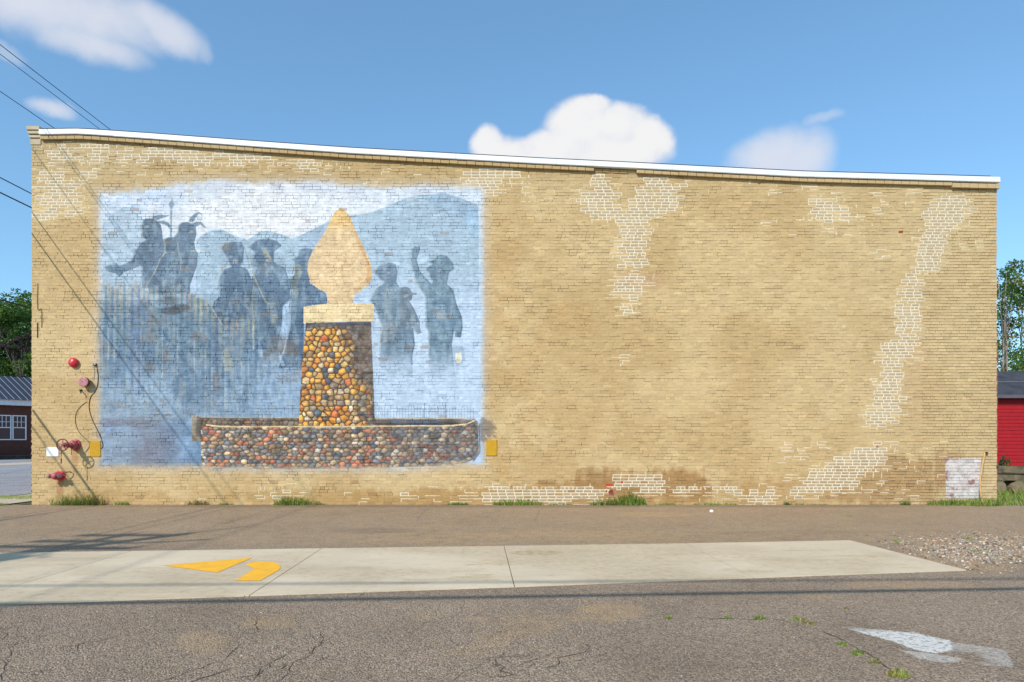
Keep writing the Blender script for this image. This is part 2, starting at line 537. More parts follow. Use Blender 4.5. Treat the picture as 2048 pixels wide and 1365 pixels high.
stroke(mur, Z(o4, s4, [(500, 560), (475, 680), (478, 880)]), 2.0, (176, 168, 144), .7)
fill(mur, Z(o4, s4, [(655, 870), (700, 860), (715, 900), (690, 940), (655, 930)]), (178, 168, 138), .5)
fig5 = [(820, 358), (876, 342), (895, 275), (955, 250), (1025, 272), (1000, 350), (982, 450), (1000, 580), (1150, 672), (1165, 780), (945, 795), (945, 1350), (700, 1350),
        (760, 1180), (812, 960), (820, 760), (830, 640), (800, 545), (850, 500), (850, 380)]
figure(mur, Z(o4, s4, fig5), (84, 112, 148), .95, mottle=.14)
fill(mur, Z(o4, s4, [(850, 410), (930, 400), (930, 480), (900, 570), (890, 740), (860, 730), (830, 600), (810, 540), (850, 500)]), (146, 148, 128), .6, mottle=.2)
fill(mur, Z(o4, s4, [(800, 1110), (880, 1140), (900, 1230), (760, 1240)]), (116, 118, 130), .5, mottle=.2)
fill(mur, Z(o4, s4, [(752, 790), (816, 740), (812, 960), (770, 1150), (735, 1190), (700, 1180), (692, 965), (748, 960)]), (172, 200, 240), .9)
fill(mur, Z(o4, s4, [(700, 1180), (730, 1200), (775, 1330), (740, 1330)]), (172, 200, 240), .8)
fill(mur, Z(o4, s4, [(530, 1110), (560, 1150), (575, 1250), (530, 1250)]), (170, 196, 236), .8)
st2 = fbm(MH, MW, 34, 871, 4, cellx=7)
lf = sstep(PY, 580, 610) * (1 - sstep(PX, 520, 640)) * (1 - sstep(PY, 800, 860))
mur = blend(mur, (158, 160, 152), lf * sstep(st2, .50, .62) * .32)
mur = blend(mur, (84, 104, 130), lf * (1 - sstep(st2, .36, .48)) * .32)
mur = blend(mur, (112, 104, 104), lf * sstep(NOI, .62, .72) * .45)
mur = blend(mur, (152, 178, 208), sstep(PY, 700, 760) * (1 - sstep(PX, 560, 600)) * sstep(NOI2, .5, .7) * .5)
# palisade
rr = random.Random(3)
x = 203.0; k = 0
while x < 515:
    t = (x - 203) / 312
    ytop = 566 if x < 352 else (566 + (x - 352) * 0.5 if x < 400 else (592 + (x - 400) * 1.35 if x < 432 else 634))
    ytop += rr.uniform(-5, 5)
    wdt = rr.uniform(7, 14)
    dark = (rr.uniform(78, 100), rr.uniform(108, 130), rr.uniform(138, 160))
    light = (rr.uniform(160, 188), rr.uniform(158, 170), rr.uniform(138, 156))
    bot = rr.uniform(740, 900)
    fill(mur, [(x, ytop + 8), (x + wdt * .3, ytop - 3), (x + wdt * .62, ytop + 8), (x + wdt * .62, ytop + 105), (x, ytop + 105)], light, rr.uniform(.35, .75), mask=1 - sstep(PY, ytop + 8, ytop + rr.uniform(40, 100)), mottle=.22)
    fill(mur, [(x + wdt * .6, ytop + 10), (x + wdt, ytop + 6), (x + wdt, bot), (x + wdt * .6, bot)], dark, .55, mask=1 - sstep(PY, bot - 140, bot), mottle=.2)
    if rr.random() < .5:
        fill(mur, [(x, ytop + 90), (x + 2.4, ytop + 90), (x + 2.4, bot - 30), (x, bot - 30)], (176, 188, 204), .45, mottle=.2)
    x += wdt + rr.uniform(0, 2)
for cx, cy, rx, ry, c, al in ((345, 622, 26, 9, (70, 66, 70), .6), (365, 615, 18, 7, (60, 60, 64), .5), (340, 600, 22, 10, (104, 110, 122), .6), (560, 690, 26, 22, (112, 104, 108), .6),
                              (585, 700, 22, 18, (108, 100, 104), .6), (225, 845, 60, 10, (120, 116, 140), .5), (280, 845, 40, 14, (118, 116, 124), .5),
                              (545, 700, 16, 8, (90, 88, 94), .5), (455, 720, 10, 26, (176, 168, 140), .45), (300, 735, 12, 12, (120, 92, 80), .35)):
    a = al * sstep(1.1 - ((PX - cx) / rx) ** 2 - ((PY - cy) / ry) ** 2 + (NOIF - .5) * 1.8, 0, .7)
    mur = blend(mur, c, a)
# trio on the right
o6, s6 = (730, 470), 4.55
fadeb = 1 - 0.8 * sstep(PY, 690, 745)
figA = [(72, 345), (105, 292), (185, 262), (205, 248), (280, 268), (297, 335), (285, 430), (312, 480), (345, 800), (440, 850), (455, 1000), (432, 1100), (430, 1290), (150, 1290),
        (128, 1180), (132, 950), (150, 840), (105, 725), (92, 690), (46, 600), (88, 488), (150, 455), (165, 430), (120, 395)]
figure(mur, Z(o6, s6, figA), (98, 124, 152), .95, mask=fadeb, mottle=.14)
fill(mur, Z(o6, s6, [(180, 480), (300, 500), (240, 560), (250, 780), (170, 760)]), (138, 152, 160), .5, mottle=.2)
fill(mur, Z(o6, s6, [(150, 800), (320, 790), (250, 975), (175, 985), (140, 930)]), (152, 156, 166), .6, mottle=.2)
fill(mur, Z(o6, s6, [(52, 800), (115, 740), (150, 830), (130, 960), (128, 1180), (78, 1300)]), (182, 200, 228), .85)
figB = [(310, 480), (360, 472), (402, 482), (430, 525), (470, 532), (470, 545), (432, 546), (425, 592), (402, 602), (450, 680), (502, 800), (498, 862), (518, 890), (470, 905), (430, 840), (320, 832)]
figure(mur, Z(o6, s6, figB), (104, 122, 142), .95, mottle=.14)
figC = [(412, 175), (418, 130), (448, 102), (480, 112), (502, 105), (495, 160), (470, 222), (498, 330), (560, 402), (610, 450), (600, 402), (582, 388), (575, 342), (545, 318), (560, 300),
        (590, 278), (612, 262), (552, 244), (628, 226), (640, 200), (680, 182), (742, 190), (800, 255), (812, 310), (765, 345), (745, 450), (802, 500), (832, 625), (882, 750), (888, 850), (872, 935),
        (822, 930), (812, 865), (790, 1000), (822, 1290), (582, 1290), (575, 900), (548, 825), (545, 560), (500, 500), (452, 402), (420, 300), (410, 232)]
figure(mur, Z(o6, s6, figC), (94, 126, 152), .95, mask=fadeb, mottle=.14)
fill(mur, Z(o6, s6, [(570, 780), (880, 780), (880, 855), (570, 860)]), (84, 116, 150), .6, mottle=.2)
fill(mur, Z(o6, s6, [(600, 640), (800, 640), (790, 760), (620, 760)]), (122, 152, 182), .6, mottle=.2)
fill(mur, Z(o6, s6, [(660, 710), (720, 700), (720, 765), (660, 765)]), (172, 142, 132), .5, mottle=.25)
fill(mur, Z(o6, s6, [(735, 710), (780, 705), (780, 765), (740, 765)]), (166, 134, 118), .5, mottle=.25)
fill(mur, Z(o6, s6, [(785, 1020), (890, 1010), (905, 1080), (890, 1180), (830, 1200), (800, 1080)]), (132, 164, 198), .8)
fill(mur, Z(o6, s6, [(826, 1075), (876, 1072), (882, 1125), (868, 1165), (835, 1165), (820, 1120)]), (252, 240, 205), 1)
fill(mur, Z(o6, s6, [(835, 1130), (870, 1125), (866, 1160), (840, 1160)]), (226, 178, 120), .7)
fsh = fbm(MH, MW, 22, 801, 4, cellx=9)                      # brushed folds of the clothes
mur = blend(mur, (146, 168, 190), FIGM * sstep(fsh, .54, .66) * .42)
mur = blend(mur, (78, 100, 128), FIGM * (1 - sstep(fsh, .34, .47)) * .5)
rim = np.clip(FIGM - np.roll(FIGM, 3, axis=1), 0, 1)
mur = blend(mur, (196, 208, 222), rim * .55)
rim2 = np.clip(FIGM - np.roll(FIGM, -3, axis=1), 0, 1)
mur = blend(mur, (82, 104, 132), rim2 * .5)
for hx_, hy_, hr in ((296, 452, 9), (385, 462, 9), (463, 512, 9), (535, 520, 9), (778, 545, 9), (815, 590, 7), (882, 540, 10)):      # faces: brow, cheek, jaw
    for dx_, dy_, rx_, ry_, c_, k_2 in ((-3, 2, 5, 3, (170, 176, 184), .6), (-2, -3, 6, 1.6, (74, 92, 118), .7), (1, 6, 6, 2.2, (82, 100, 124), .6), (-5, 1, 1.6, 1.2, (60, 76, 100), .8)):
        a = k_2 * sstep(1.2 - ((PX - hx_ - dx_) / rx_) ** 2 - ((PY - hy_ - dy_) / ry_) ** 2, 0, .6)
        mur = blend(mur, c_, a)
# railings
for x in list(np.arange(752, 950, 5.9)) + list(np.arange(412, 602, 7.5)):
    left = x < 700
    jt = rr.uniform(-3, 3)
    stroke(mur, [(x, (818 if left else 814) + jt), (x + rr.uniform(-.5, .5), 842)], 1.0, (96, 122, 152), .5 if left else .85)
for ya in (819, 823.5):
    stroke(mur, [(752, ya), (946, ya)], .9, (104, 130, 160), .75)
stroke(mur, [(412, 825), (600, 825)], 1.2, (104, 134, 164), .4)
stroke(mur, [(792, 806), (942, 806)], .7, (120, 142, 170), .4)
for xx_ in (891, 849):
    stroke(mur, [(xx_, 806), (xx_, 850)], 2.0, (84, 108, 136), .8)
# arrowhead-shaped stone and cap
o3, s3 = (560, 340), 4.876
arrow = [(595, 370), (640, 402), (690, 470), (722, 560), (760, 640), (830, 790), (875, 880), (892, 960), (896, 1050), (870, 1120), (790, 1178), (735, 1215), (714, 1250), (708, 1318),
         (458, 1318), (466, 1240), (440, 1192), (370, 1160), (292, 1092), (268, 985), (272, 900), (292, 850), (350, 740), (440, 600), (500, 470), (545, 402)]
fill(mur, Z(o3, s3, arrow), (228, 198, 162), 1, mottle=.07)
am = 1 - sstep(PY, 440, 470)
fill(mur, Z(o3, s3, arrow), (224, 184, 118), .6, mask=am)
fill(mur, Z(o3, s3, [(690, 470), (722, 560), (830, 790), (892, 960), (896, 1050), (870, 1120), (735, 1215), (720, 1180), (800, 1120), (850, 1040), (840, 900), (750, 700)]), (206, 152, 104), .55, mask=sstep(NOI, .35, .55))
fill(mur, [(607, 614), (640, 609), (690, 606), (748, 608), (748, 644), (690, 643), (607, 648)], (236, 212, 172), 1, mottle=.05)
fill(mur, [(700, 610), (748, 608), (748, 644), (700, 643)], (206, 184, 150), .6, mask=sstep(NOI, .3, .6))

def stones(poly, sx, sy, seed, shade, dull=0.0, gap=2.0, grout=(92, 70, 58), bright=1.0):
    global mur
    r = cover(poly)
    sl, a = r
    X = PX[sl]; Y = PY[sl]
    rs = np.random.default_rng(seed)
    gx = np.arange(X.min() - sx, X.max() + sx, sx); gy = np.arange(Y.min() - sy, Y.max() + sy, sy)
    G = np.array([(x + (j % 2) * sx * .5 + rs.uniform(-.32, .32) * sx, y + rs.uniform(-.3, .3) * sy) for j, y in enumerate(gy) for x in gx])
    Wt = rs.uniform(-2.6, 2.6, len(G)) * (sx / 12.5)
    d1 = np.full(X.shape, 1e9); d2 = d1.copy(); idx = np.zeros(X.shape, int)
    asp = sx / sy
    for i, (cx, cy) in enumerate(G):
        d = np.sqrt((X - cx) ** 2 + ((Y - cy) * asp) ** 2) + Wt[i]
        nr = d < d1
        d2 = np.where(nr, d1, np.minimum(d2, d)); idx = np.where(nr, i, idx); d1 = np.where(nr, d, d1)
    pal = np.array([(222, 166, 86), (214, 142, 68), (216, 178, 118), (204, 116, 76), (206, 136, 76), (222, 200, 172), (190, 160, 126), (216, 166, 92), (108, 118, 134), (150, 132, 120),
                    (226, 196, 150), (176, 146, 112), (232, 164, 80)] if not shade else
                   [(194, 120, 96), (202, 128, 98), (222, 190, 156), (206, 176, 144), (124, 126, 136), (130, 128, 134), (116, 120, 130), (138, 126, 116), (134, 118, 104), (190, 152, 120), (184, 110, 88), (198, 166, 132), (170, 142, 116),
                    (134, 134, 144), (216, 206, 194), (140, 124, 112), (150, 140, 138)], float)
    C = pal[rs.integers(0, len(pal), len(G))]
    c = C[idx] * (1 + (NOIF[sl] - .5)[..., None] * .45)
    gxi = (X - G[idx][..., 0]) / sx; gyi = (Y - G[idx][..., 1]) / sy
    c = c * (1 - .30 * np.clip(gxi + gyi, -.6, .8))[..., None]
    c = c * (0.86 + 0.2 * np.clip((d2 - d1) / sx * 1.4, 0, 1))[..., None]
    e = 1 - sstep(d2 - d1, gap * .5, gap * 1.3)
    c = c * (1 - e[..., None]) + np.array(grout, float) * e[..., None]
    if dull:
        if shade: m = dull * (.25 + .75 * sstep(X, 690, 860)) * (0.55 + .45 * NOI[sl])
        else: m = dull * sstep(X + (NOI[sl] - .5) * 60 - (Y - 650) * .28, 668, 700)
        dc = np.array((112, 110, 116.)) * (1 + (NOIF[sl] - .5)[..., None] * .5) if shade else np.array((98, 92, 94.)) * (1 + (NOIF[sl] - .5)[..., None] * .6)
        c = c * (1 - m[..., None]) + dc * m[..., None]
    if shade: c = c * 1.0
    a = a * bright
    mur[sl] = mur[sl] * (1 - a[..., None]) + c * a[..., None]

fill(mur, [(396, 836), (950, 838), (954, 850), (400, 856)], (98, 84, 78), 1, mottle=.5)
stones([(396, 838), (700, 838), (700, 853), (396, 853)], 11, 8, 5, True, 0, grout=(70, 60, 52), bright=.45)
fill(mur, [(775, 839), (880, 840), (880, 850), (790, 850)], (78, 84, 102), .9, mottle=.2)
stroke(mur, [(396, 835), (700, 836.5), (925, 837), (953, 842)], 2.0, (206, 176, 130), .9)
stones([(612, 646), (742, 644), (746, 745), (750, 852), (597, 852), (600, 800), (605, 720)], 12.3, 10.8, 21, False, .85, gap=1.9)
fill(mur, [(612, 646), (742, 644), (743, 652), (612, 656)], (84, 84, 98), .8, mottle=.3)
stones([(402, 852), (650, 852), (900, 853), (935, 850), (955, 842), (958, 905), (948, 920), (925, 928), (890, 932), (700, 938), (560, 938), (430, 935), (408, 934), (402, 924)], 12, 7.4, 33, True, .6, gap=1.5, grout=(92, 78, 70))
fill(mur, [(384, 832), (402, 832), (402, 884), (384, 883)], (150, 128, 104), .8, mottle=.5)
fill(mur, [(394, 834), (402, 834), (402, 874), (390, 874)], (112, 104, 102), .7, mottle=.5)
stroke(mur, [(412, 850), (440, 853.5), (650, 854), (800, 852.5), (900, 852), (935, 848), (953, 840)], 2.6, (238, 214, 172), 1)
stroke(mur, [(958, 850), (960, 905), (946, 924)], 1.5, (66, 62, 72), .8)

gl = mur.mean(axis=2, keepdims=True)
isfig = (1 - sstep(PY, 835, 850))[..., None]
for P_ in (Z(o3, s3, arrow), [(600, 606), (750, 606), (752, 852), (596, 852)]):
    sl, a = cover(P_); isfig = np.array(np.broadcast_to(isfig, (MH, MW, 1))); isfig[sl] *= (1 - a[..., None])
mur = mur * (1 - .12 * isfig) + gl * .12 * isfig
mur = mur * (1 - .04 * isfig) + np.array((206, 214, 226.)) * .04 * isfig
bl = sstep(NOI * .55 + NOIF * .45, .50, .68)[..., None]
bl = bl * (1 - .5 * FIGM[..., None])
mur = mur * (1 - .15 * bl * isfig) + np.array((188, 200, 216.)) * .15 * bl * isfig
mur *= (0.90 + 0.20 * NOIF)[..., None]
mur *= (0.95 + 0.10 * STREAK)[..., None]
mur *= np.array((1.0, 1.0, .965))
stone_m = np.zeros((MH, MW))
for P_ in (Z(o3, s3, arrow), [(600, 606), (750, 606), (752, 852), (596, 852)]):
    sl, a = cover(P_); stone_m[sl] = np.maximum(stone_m[sl], a)
pale = (1 - .65 * FIGM) * (1 - stone_m) * isfig[..., 0] * (sstep(PX, 560, 700) + .6 * (1 - sstep(PY, 540, 620)))
mur = blend(mur, (206, 220, 238), .30 * np.clip(pale, 0, 1))
# worn speckle
wear = sstep(NOIF * .6 + NOI * .5, .70, .78) * .5
mur = blend(mur, (120, 116, 118), wear * sstep(PY, 560, 640) * (1 - sstep(PX, 560, 760)))
# sprayed border
e = np.minimum.reduce([PX - 200 + (NOI - .5) * 8, 966 - PX + (NOI - .5) * 9, PY - (384 - 20 * sstep(PX, 250, 420) + 8 * sstep(PX, 620, 700)) + (NOI - .5) * 18,
                       931 - 4 * sstep(PX, 400, 420) + 8 * sstep(PX, 400, 430) * (1 - sstep(PX, 800, 950)) - PY + (NOI - .5) * 10])
al = sstep(e, -9, 9)
# paler haze of overspray just outside
img = blend(img, (196, 188, 190), sstep(e, -26, 2) * .38)
img = img * (1 - al[..., None]) + mur * al[..., None]
img = blend(img, (108, 98, 92), .6 * sstep(1.1 - ((PX - 970) / 24) ** 2 - ((PY - 858) / 26) ** 2 + (NOIF - .5) * 2.2, 0, .8))

# ---- bricked-up opening at the right foot, white with red spots
r = cover([(1890, 917), (1962, 917), (1960, 998), (1892, 998)])
sl, a = r
pc = np.array((206, 198, 194.)) * (0.9 + .25 * NOIF[sl])[..., None]
redm = sstep(NOI[sl] * .8 + NOIF[sl] * .3 - (PX[sl] - 1890) * .0035, .52, .62)[..., None]
pc = pc * (1 - redm * .7) + np.array((150, 92, 84.)) * redm * .7
a = (a * sstep(NOIF[sl] + .5, .55, .8))[..., None]
img[sl] = img[sl] * (1 - a) + pc * a

# ---- brick layout
CHT = 6.0                                  # course height in photo pixels
TOPLINE = [(57, 262), (100, 262), (165, 261), (300, 270), (500, 285), (700, 299), (1080, 320), (1250, 328), (1600, 346), (1998, 357)]
def top_y(px):
    return float(np.interp(px, [p[0] for p in TOPLINE], [p[1] for p in TOPLINE]))
XL, XR = 63.0, 1994.0
white_polys = [
    [(100, 288), (340, 288), (500, 305), (640, 322), (640, 345), (520, 335), (420, 330), (200, 318), (170, 330), (100, 322)],
    [(78, 340), (170, 330), (190, 345), (160, 372), (168, 392), (140, 400), (165, 410), (150, 440), (78, 440)],
    [(930, 336), (1000, 336), (1030, 345), (1062, 392), (1045, 395), (1025, 355), (1000, 365), (985, 395), (955, 395), (930, 372)],
    [(1176, 340), (1215, 340), (1222, 372), (1232, 400), (1236, 424), (1252, 422), (1275, 400), (1285, 366), (1290, 345), (1318, 345), (1325, 362), (1358, 372), (1358, 424), (1302, 426),
     (1300, 440), (1292, 450), (1290, 534), (1240, 534), (1236, 450), (1190, 436), (1160, 428), (1176, 410), (1150, 398), (1180, 385)],
    [(1226, 550), (1292, 550), (1292, 580), (1272, 598), (1230, 598)], [(1246, 602), (1264, 602), (1262, 612), (1250, 612)], [(1234, 618), (1282, 618), (1282, 626), (1234, 626)],
    [(1236, 712), (1252, 712), (1252, 724), (1238, 724)],
    [(1622, 400), (1662, 398), (1668, 450), (1662, 455), (1626, 440)], [(1660, 405), (1696, 405), (1696, 438), (1684, 438), (1684, 412), (1660, 412)], [(1618, 362), (1640, 362), (1640, 376), (1618, 376)],
    [(1874, 390), (1936, 390), (1940, 420), (1915, 440), (1902, 460), (1890, 500), (1892, 524), (1885, 538), (1842, 545), (1842, 640), (1838, 680), (1822, 700), (1818, 722), (1800, 735),
     (1800, 780), (1796, 850), (1742, 855), (1733, 820), (1755, 790), (1762, 720), (1760, 690), (1796, 680), (1800, 640), (1785, 630), (1802, 600), (1812, 550), (1834, 530), (1845, 470), (1855, 420)],
    [(1600, 970), (1640, 935), (1700, 905), (1735, 888), (1768, 888), (1772, 935), (1730, 945), (1720, 975), (1660, 985), (1600, 995), (1570, 990)],
    [(962, 976), (1100, 976), (1210, 976), (1210, 1006), (1130, 1008), (962, 1006)], [(1225, 950), (1300, 950), (1335, 966), (1330, 978), (1230, 975)], [(1290, 976), (1545, 976), (1545, 986), (1290, 986)],
    [(520, 985), (600, 985), (600, 994), (520, 994)], [(800, 990), (880, 990), (880, 998), (800, 998)], [(1485, 990), (1545, 990), (1545, 1010), (1500, 1010)],
]
sparse_zones = [((75, 284, 700, 350), .16), ((700, 330, 1060, 400), .10), ((1060, 345, 1200, 400), .07), ((1300, 350, 1500, 400), .10), ((1500, 362, 1800, 470), .14),
                ((1740, 370, 1985, 520), .10), ((1560, 880, 1890, 1000), .16), ((900, 975, 1600, 1010), .2), ((1800, 540, 1860, 760), .06), ((300, 960, 960, 1010), .03)]
def inpoly(px, py, poly):
    ins = False; n = len(poly)
    for i in range(n):
        xa, ya = poly[i]; xb, yb = poly[(i + 1) % n]
        if (ya > py) != (yb > py) and px < (xb - xa) * (py - ya) / (yb - ya) + xa: ins = not ins
    return ins

bricks = []     # x0,x1,y0,y1 (photo px), flag, header
rb = random.Random(99)
ncourse = int((1010 - 262) / CHT) + 1
for c in range(ncourse):
    yb_ = 1010 - c * CHT; yt_ = yb_ - CHT
    header = (c % 6 == 5)
    L = 8.0 if header else 16.2
    x = XL + (0 if c % 2 == 0 else -L / 2) + (rb.uniform(-2, 2) if not header else 0)
    wav = rb.uniform(-.15, .15)
    while x < XR:
        l = L * rb.uniform(.95, 1.05)
        if not header and rb.random() < .02: l = 8.0
        if header and rb.random() < .18: l = 16.0
        x1 = x + l
        a0, a1 = max(x, XL + .0), min(x1, XR)
        if a0 == XL and c % 2: a0 -= rb.uniform(0, .4)
        if a1 == XR: a1 += rb.uniform(-.6, .8)
        cx = (a0 + a1) / 2; cy = (yb_ + yt_) / 2
        if a1 - a0 > 2 and yt_ > top_y(cx) + 20 + 1:
            hits = sum(any(inpoly(cx + rb.uniform(-13, 13), cy + rb.uniform(-8, 8), p) for p in white_polys) for _ in range(4))
            fl = hits >= 3
            if hits in (1, 2): fl = 2 if rb.random() < .62 else 0
            if fl:
                fl = 1 if fl is True and rb.random() < .86 else 2
                if (cx < 720 and cy < 445) and NOI[int(cy - MY0) % MH, int(cx - MX0) % MW] + rb.uniform(-.12, .12) < .50: fl = 0 if rb.random() < .5 else 2
            if not fl:
                for (zx0, zy0, zx1, zy1), pr in sparse_zones:
                    if zx0 < cx < zx1 and zy0 < cy < zy1:
                        k = NOI[int(cy - MY0) % MH, int(cx - MX0) % MW]
                        if rb.random() < pr * (2.4 if k > .55 else .2): fl = 2
            bricks.append((a0, a1, yt_, yb_, fl, header))
        x = x1
# bake the tone of each brick and the repointed joints into the paint map
wmask = np.zeros((MH, MW)); fmask = np.zeros((MH, MW))
grim = NOI2 * .5 + NOI * .5
for (x0, x1, y0, y1, fl, hd) in bricks:
    i0, i1 = int(round(x0 - MX0)), int(round(x1 - MX0)); j0, j1 = int(round(y0 - MY0)), int(round(y1 - MY0))
    i0 = max(i0, 0)
    inmur = al[min(max((j0 + j1) // 2, 0), MH - 1), min((i0 + i1) // 2, MW - 1)] > .5
    t = rb.gauss(1, .022 if not inmur else .022)
    img[j0:j1, i0:i1] *= t
    if fl and not inmur:
        fmask[max(j0 - 1, 0):j1 + 1, max(i0 - 1, 0):i1 + 1] = 1
        if fl == 1:
            wmask[max(j0 - 1, 0):j1 + 1, max(i0 - 1, 0):i1 + 1] = 1
            img[j0:j1, i0:i1] = img[j0:j1, i0:i1] * .35 + np.array((186, 166, 138.)) * rb.uniform(.93, 1.04) * .65
        else:                                  # only one or two joints of this brick redone
            w = rb.random()
            if w < .45: wmask[j1 - 1:j1 + 2, i0:i1 + int(rb.random() < .4) * 10] = 1
            elif w < .7: wmask[j0:j1, i1 - 1:i1 + 2] = 1
            elif w < .85: wmask[j0 - 1:j0 + 2, i0:i1] = 1; wmask[j0:j1, i0 - 1:i0 + 2] = 1
            else: wmask[j1 - 1:j1 + 2, i0:i1] = 1; wmask[j0:j1, i1 - 1:i1 + 2] = 1
    elif inmur and rb.random() < .006:
        img[j0:j1, i0:i1] = img[j0:j1, i0:i1] * .6 + np.array((140, 118, 100.)) * .4
    elif (not inmur) and y0 > 960 and rb.random() < .03:
        img[j0:j1, i0:i1] = img[j0:j1, i0:i1] * .7 + np.array((150, 104, 72.)) * .3
# two bare red bricks at the foot, a few chips
for (x0, x1, y0, y1, c) in ((1211, 1226, 968, 974, (206, 78, 48)), (1242, 1248, 962, 968, (178, 60, 40)), (1212, 1226, 980, 986, (136, 60, 46)), (1218, 1228, 986, 991, (150, 84, 76)),
                            (1797, 1806, 462, 467, (160, 84, 50)), (1752, 1757, 893, 897, (150, 70, 50))):
    img[y0 - MY0:y1 - MY0, x0 - MX0:x1 - MX0] = c
img = np.clip(img, 0, 255)
joint_white = np.array((240, 226, 196.))

def make_image(name, arr):
    h, w = arr.shape[:2]
    im = bpy.data.images.new(name, w, h, alpha=True)
    im.alpha_mode = 'CHANNEL_PACKED'
    buf = np.ones((h, w, 4), np.float32)
    buf[..., :arr.shape[2]] = arr
    im.pixels.foreach_set(buf[::-1].ravel())
    im.update(); im.pack()
    return im

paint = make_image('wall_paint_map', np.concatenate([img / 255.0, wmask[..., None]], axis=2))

def wall_uv(t):
    """world position on the wall plane -> lookup in the paint map"""
    p = t.new('ShaderNodeSeparateXYZ'); t.l.new(t.pos(), p.inputs[0])
    u = t.math('MULTIPLY_ADD', p.outputs['X'], S / MW); u.node.inputs[2].default_value = (1024 - MX0) / MW
    v = t.math('MULTIPLY_ADD', p.outputs['Z'], S / MH); v.node.inputs[2].default_value = 1 - (1010 - MY0) / MH
    c = t.new('ShaderNodeCombineXYZ'); t.l.new(u, c.inputs[0]); t.l.new(v, c.inputs[1])
    im = t.new('ShaderNodeTexImage'); im.image = paint; im.extension = 'EXTEND'
    t.l.new(c.outputs[0], im.inputs['Vector'])
    return im

ALB = 0.85
def wall_material(name, joint):
    t = NT(name)
    im = wall_uv(t)
    p = t.pos()
    n1 = t.noise(14, 6, .65, p)
    n2 = t.noise(70, 4, .6, p)
    col = im.outputs['Color']
    if joint:
        jn = t.noise(40, 3, .6, p)
        white = t.mix(t.mr(jn.outputs['Fac'], .3, .7), srgb((230, 214, 184)), srgb((250, 240, 216)))
        dk = t.mix(1.0, col, (.93, .92, .90), 'MULTIPLY')
        gone = t.noise(4.2, 5, .7, p)
        col = t.mix(t.math('MULTIPLY', im.outputs['Alpha'], t.mr(gone.outputs['Fac'], .36, .46, .6, 1.0)), dk, white)
    g = t.mr(n1.outputs['Fac'], .25, .75, .90, 1.07)
    gc = t.new('ShaderNodeCombineColor')
    for k in range(3): t.l.new(g, gc.inputs[k])
    col = t.mix(1.0, col, gc.outputs[0], 'MULTIPLY')
    # small chips of bare brick
    chip = t.noise(9, 8, .75, p)
    cf = t.mr(chip.outputs['Fac'], .735, .75)
    col = t.mix(cf, col, srgb((120, 88, 66)))
    col = t.mix(1.0, col, (ALB, ALB, ALB), 'MULTIPLY')
    nrm = t.bump(n1.outputs['Fac'], .55, .012)
    nrm = t.bump(n2.outputs['Fac'], .35, .004, nrm)
    return t.done(col, .72, nrm, spec=.25)
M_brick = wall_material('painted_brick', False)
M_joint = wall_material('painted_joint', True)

bld = empty('brick_building', (0, 0, 0))
tag(bld, 'long tan painted brick building side with a faded blue mural and white roof edge', 'building')

def brick_geo(rs, w, h, prot, js):
    """verts for a brick front, local, centred: outer back ring, bulged front ring with a soft arris"""
    e = .003
    j = lambda k=.0022: rs.uniform(-k, k)
    B = [(-w / 2, .03, -h / 2), (w / 2, .03, -h / 2), (w / 2, .03, h / 2), (-w / 2, .03, h / 2)]
    R = [(x, -prot + .0022, z) for x, z in ((-w / 2 + j(), -h / 2 + j()), (w / 2 + j(), -h / 2 + j()), (w / 2 + j(), h / 2 + j()), (-w / 2 + j(), h / 2 + j()))]
    Fr = [(x, -prot + j(.0012), z) for x, z in ((-w / 2 + e + j(), -h / 2 + e + j()), (w / 2 - e + j(), -h / 2 + e + j()), (w / 2 - e + j(), h / 2 - e + j()), (-w / 2 + e + j(), h / 2 - e + j()))]
    return B + R + Fr
BF = [(0, 1, 5, 4), (1, 2, 6, 5), (2, 3, 7, 6), (3, 0, 4, 7), (4, 5, 9, 8), (5, 6, 10, 9), (6, 7, 11, 10), (7, 4, 8, 11), (8, 9, 10, 11)]

# which 300 stand as single objects: the full stretchers in the repointed patches and round them (easiest to pick out)
full = [i for i, b in enumerate(bricks) if not b[5] and b[1] - b[0] > 14.5]
flagged = [i for i in full if bricks[i][4] == 1]
rsel = random.Random(4); rsel.shuffle(flagged)
single = set(flagged[:300])
proto = []
rs = random.Random(17)
for k in range(8):
    b = MB(); b.add(brick_geo(rs, 16.2 / S - .023, CHT / S - .022, .002 + .001 * (k % 3), 0), BF)
    proto.append(b.mesh('brick', M_brick))
V = []; Q = []
nb = 0
for i, (x0, x1, y0, y1, fl, hd) in enumerate(bricks):
    cx = ((x0 + x1) / 2 - 1024) / S; cz = (1010 - (y0 + y1) / 2) / S
    if i in single:
        o = link('brick', proto[i % 8], bld, (cx, 0, cz), (0, rs.uniform(-.006, .006), 0))
        o.scale = ((x1 - x0) / 16.2, 1, 1)
        continue
    pxc = (x0 + x1) / 2; pyc = (y0 + y1) / 2
    j = (.020 if fl == 1 else .015) if fl else rs.uniform(.006, .012)
    rough_zone = (1840 < pxc and pyc < 900) or (pyc > 900 and pxc > 1750)
    if rough_zone and not fl: j = rs.uniform(.009, .015)
    prot = rs.choice((0, .0005, .001, .0015, .003)) if not fl else .0015
    if rough_zone: prot = rs.uniform(.0, .006)
    g = np.array(brick_geo(rs, (x1 - x0) / S - j, (y1 - y0) / S - j, prot, 0))
    tilt = rs.gauss(0, .006)
    gz = g[:, 2] * math.cos(tilt) - g[:, 0] * math.sin(tilt) * .25
    g[:, 1] += g[:, 0] * rs.gauss(0, .004) + g[:, 2] * rs.gauss(0, .022)
    g[:, 2] = gz
    g[:, 0] += cx; g[:, 2] += cz
    V.append(g); Q.append(np.array(BF) + nb * 12); nb += 1
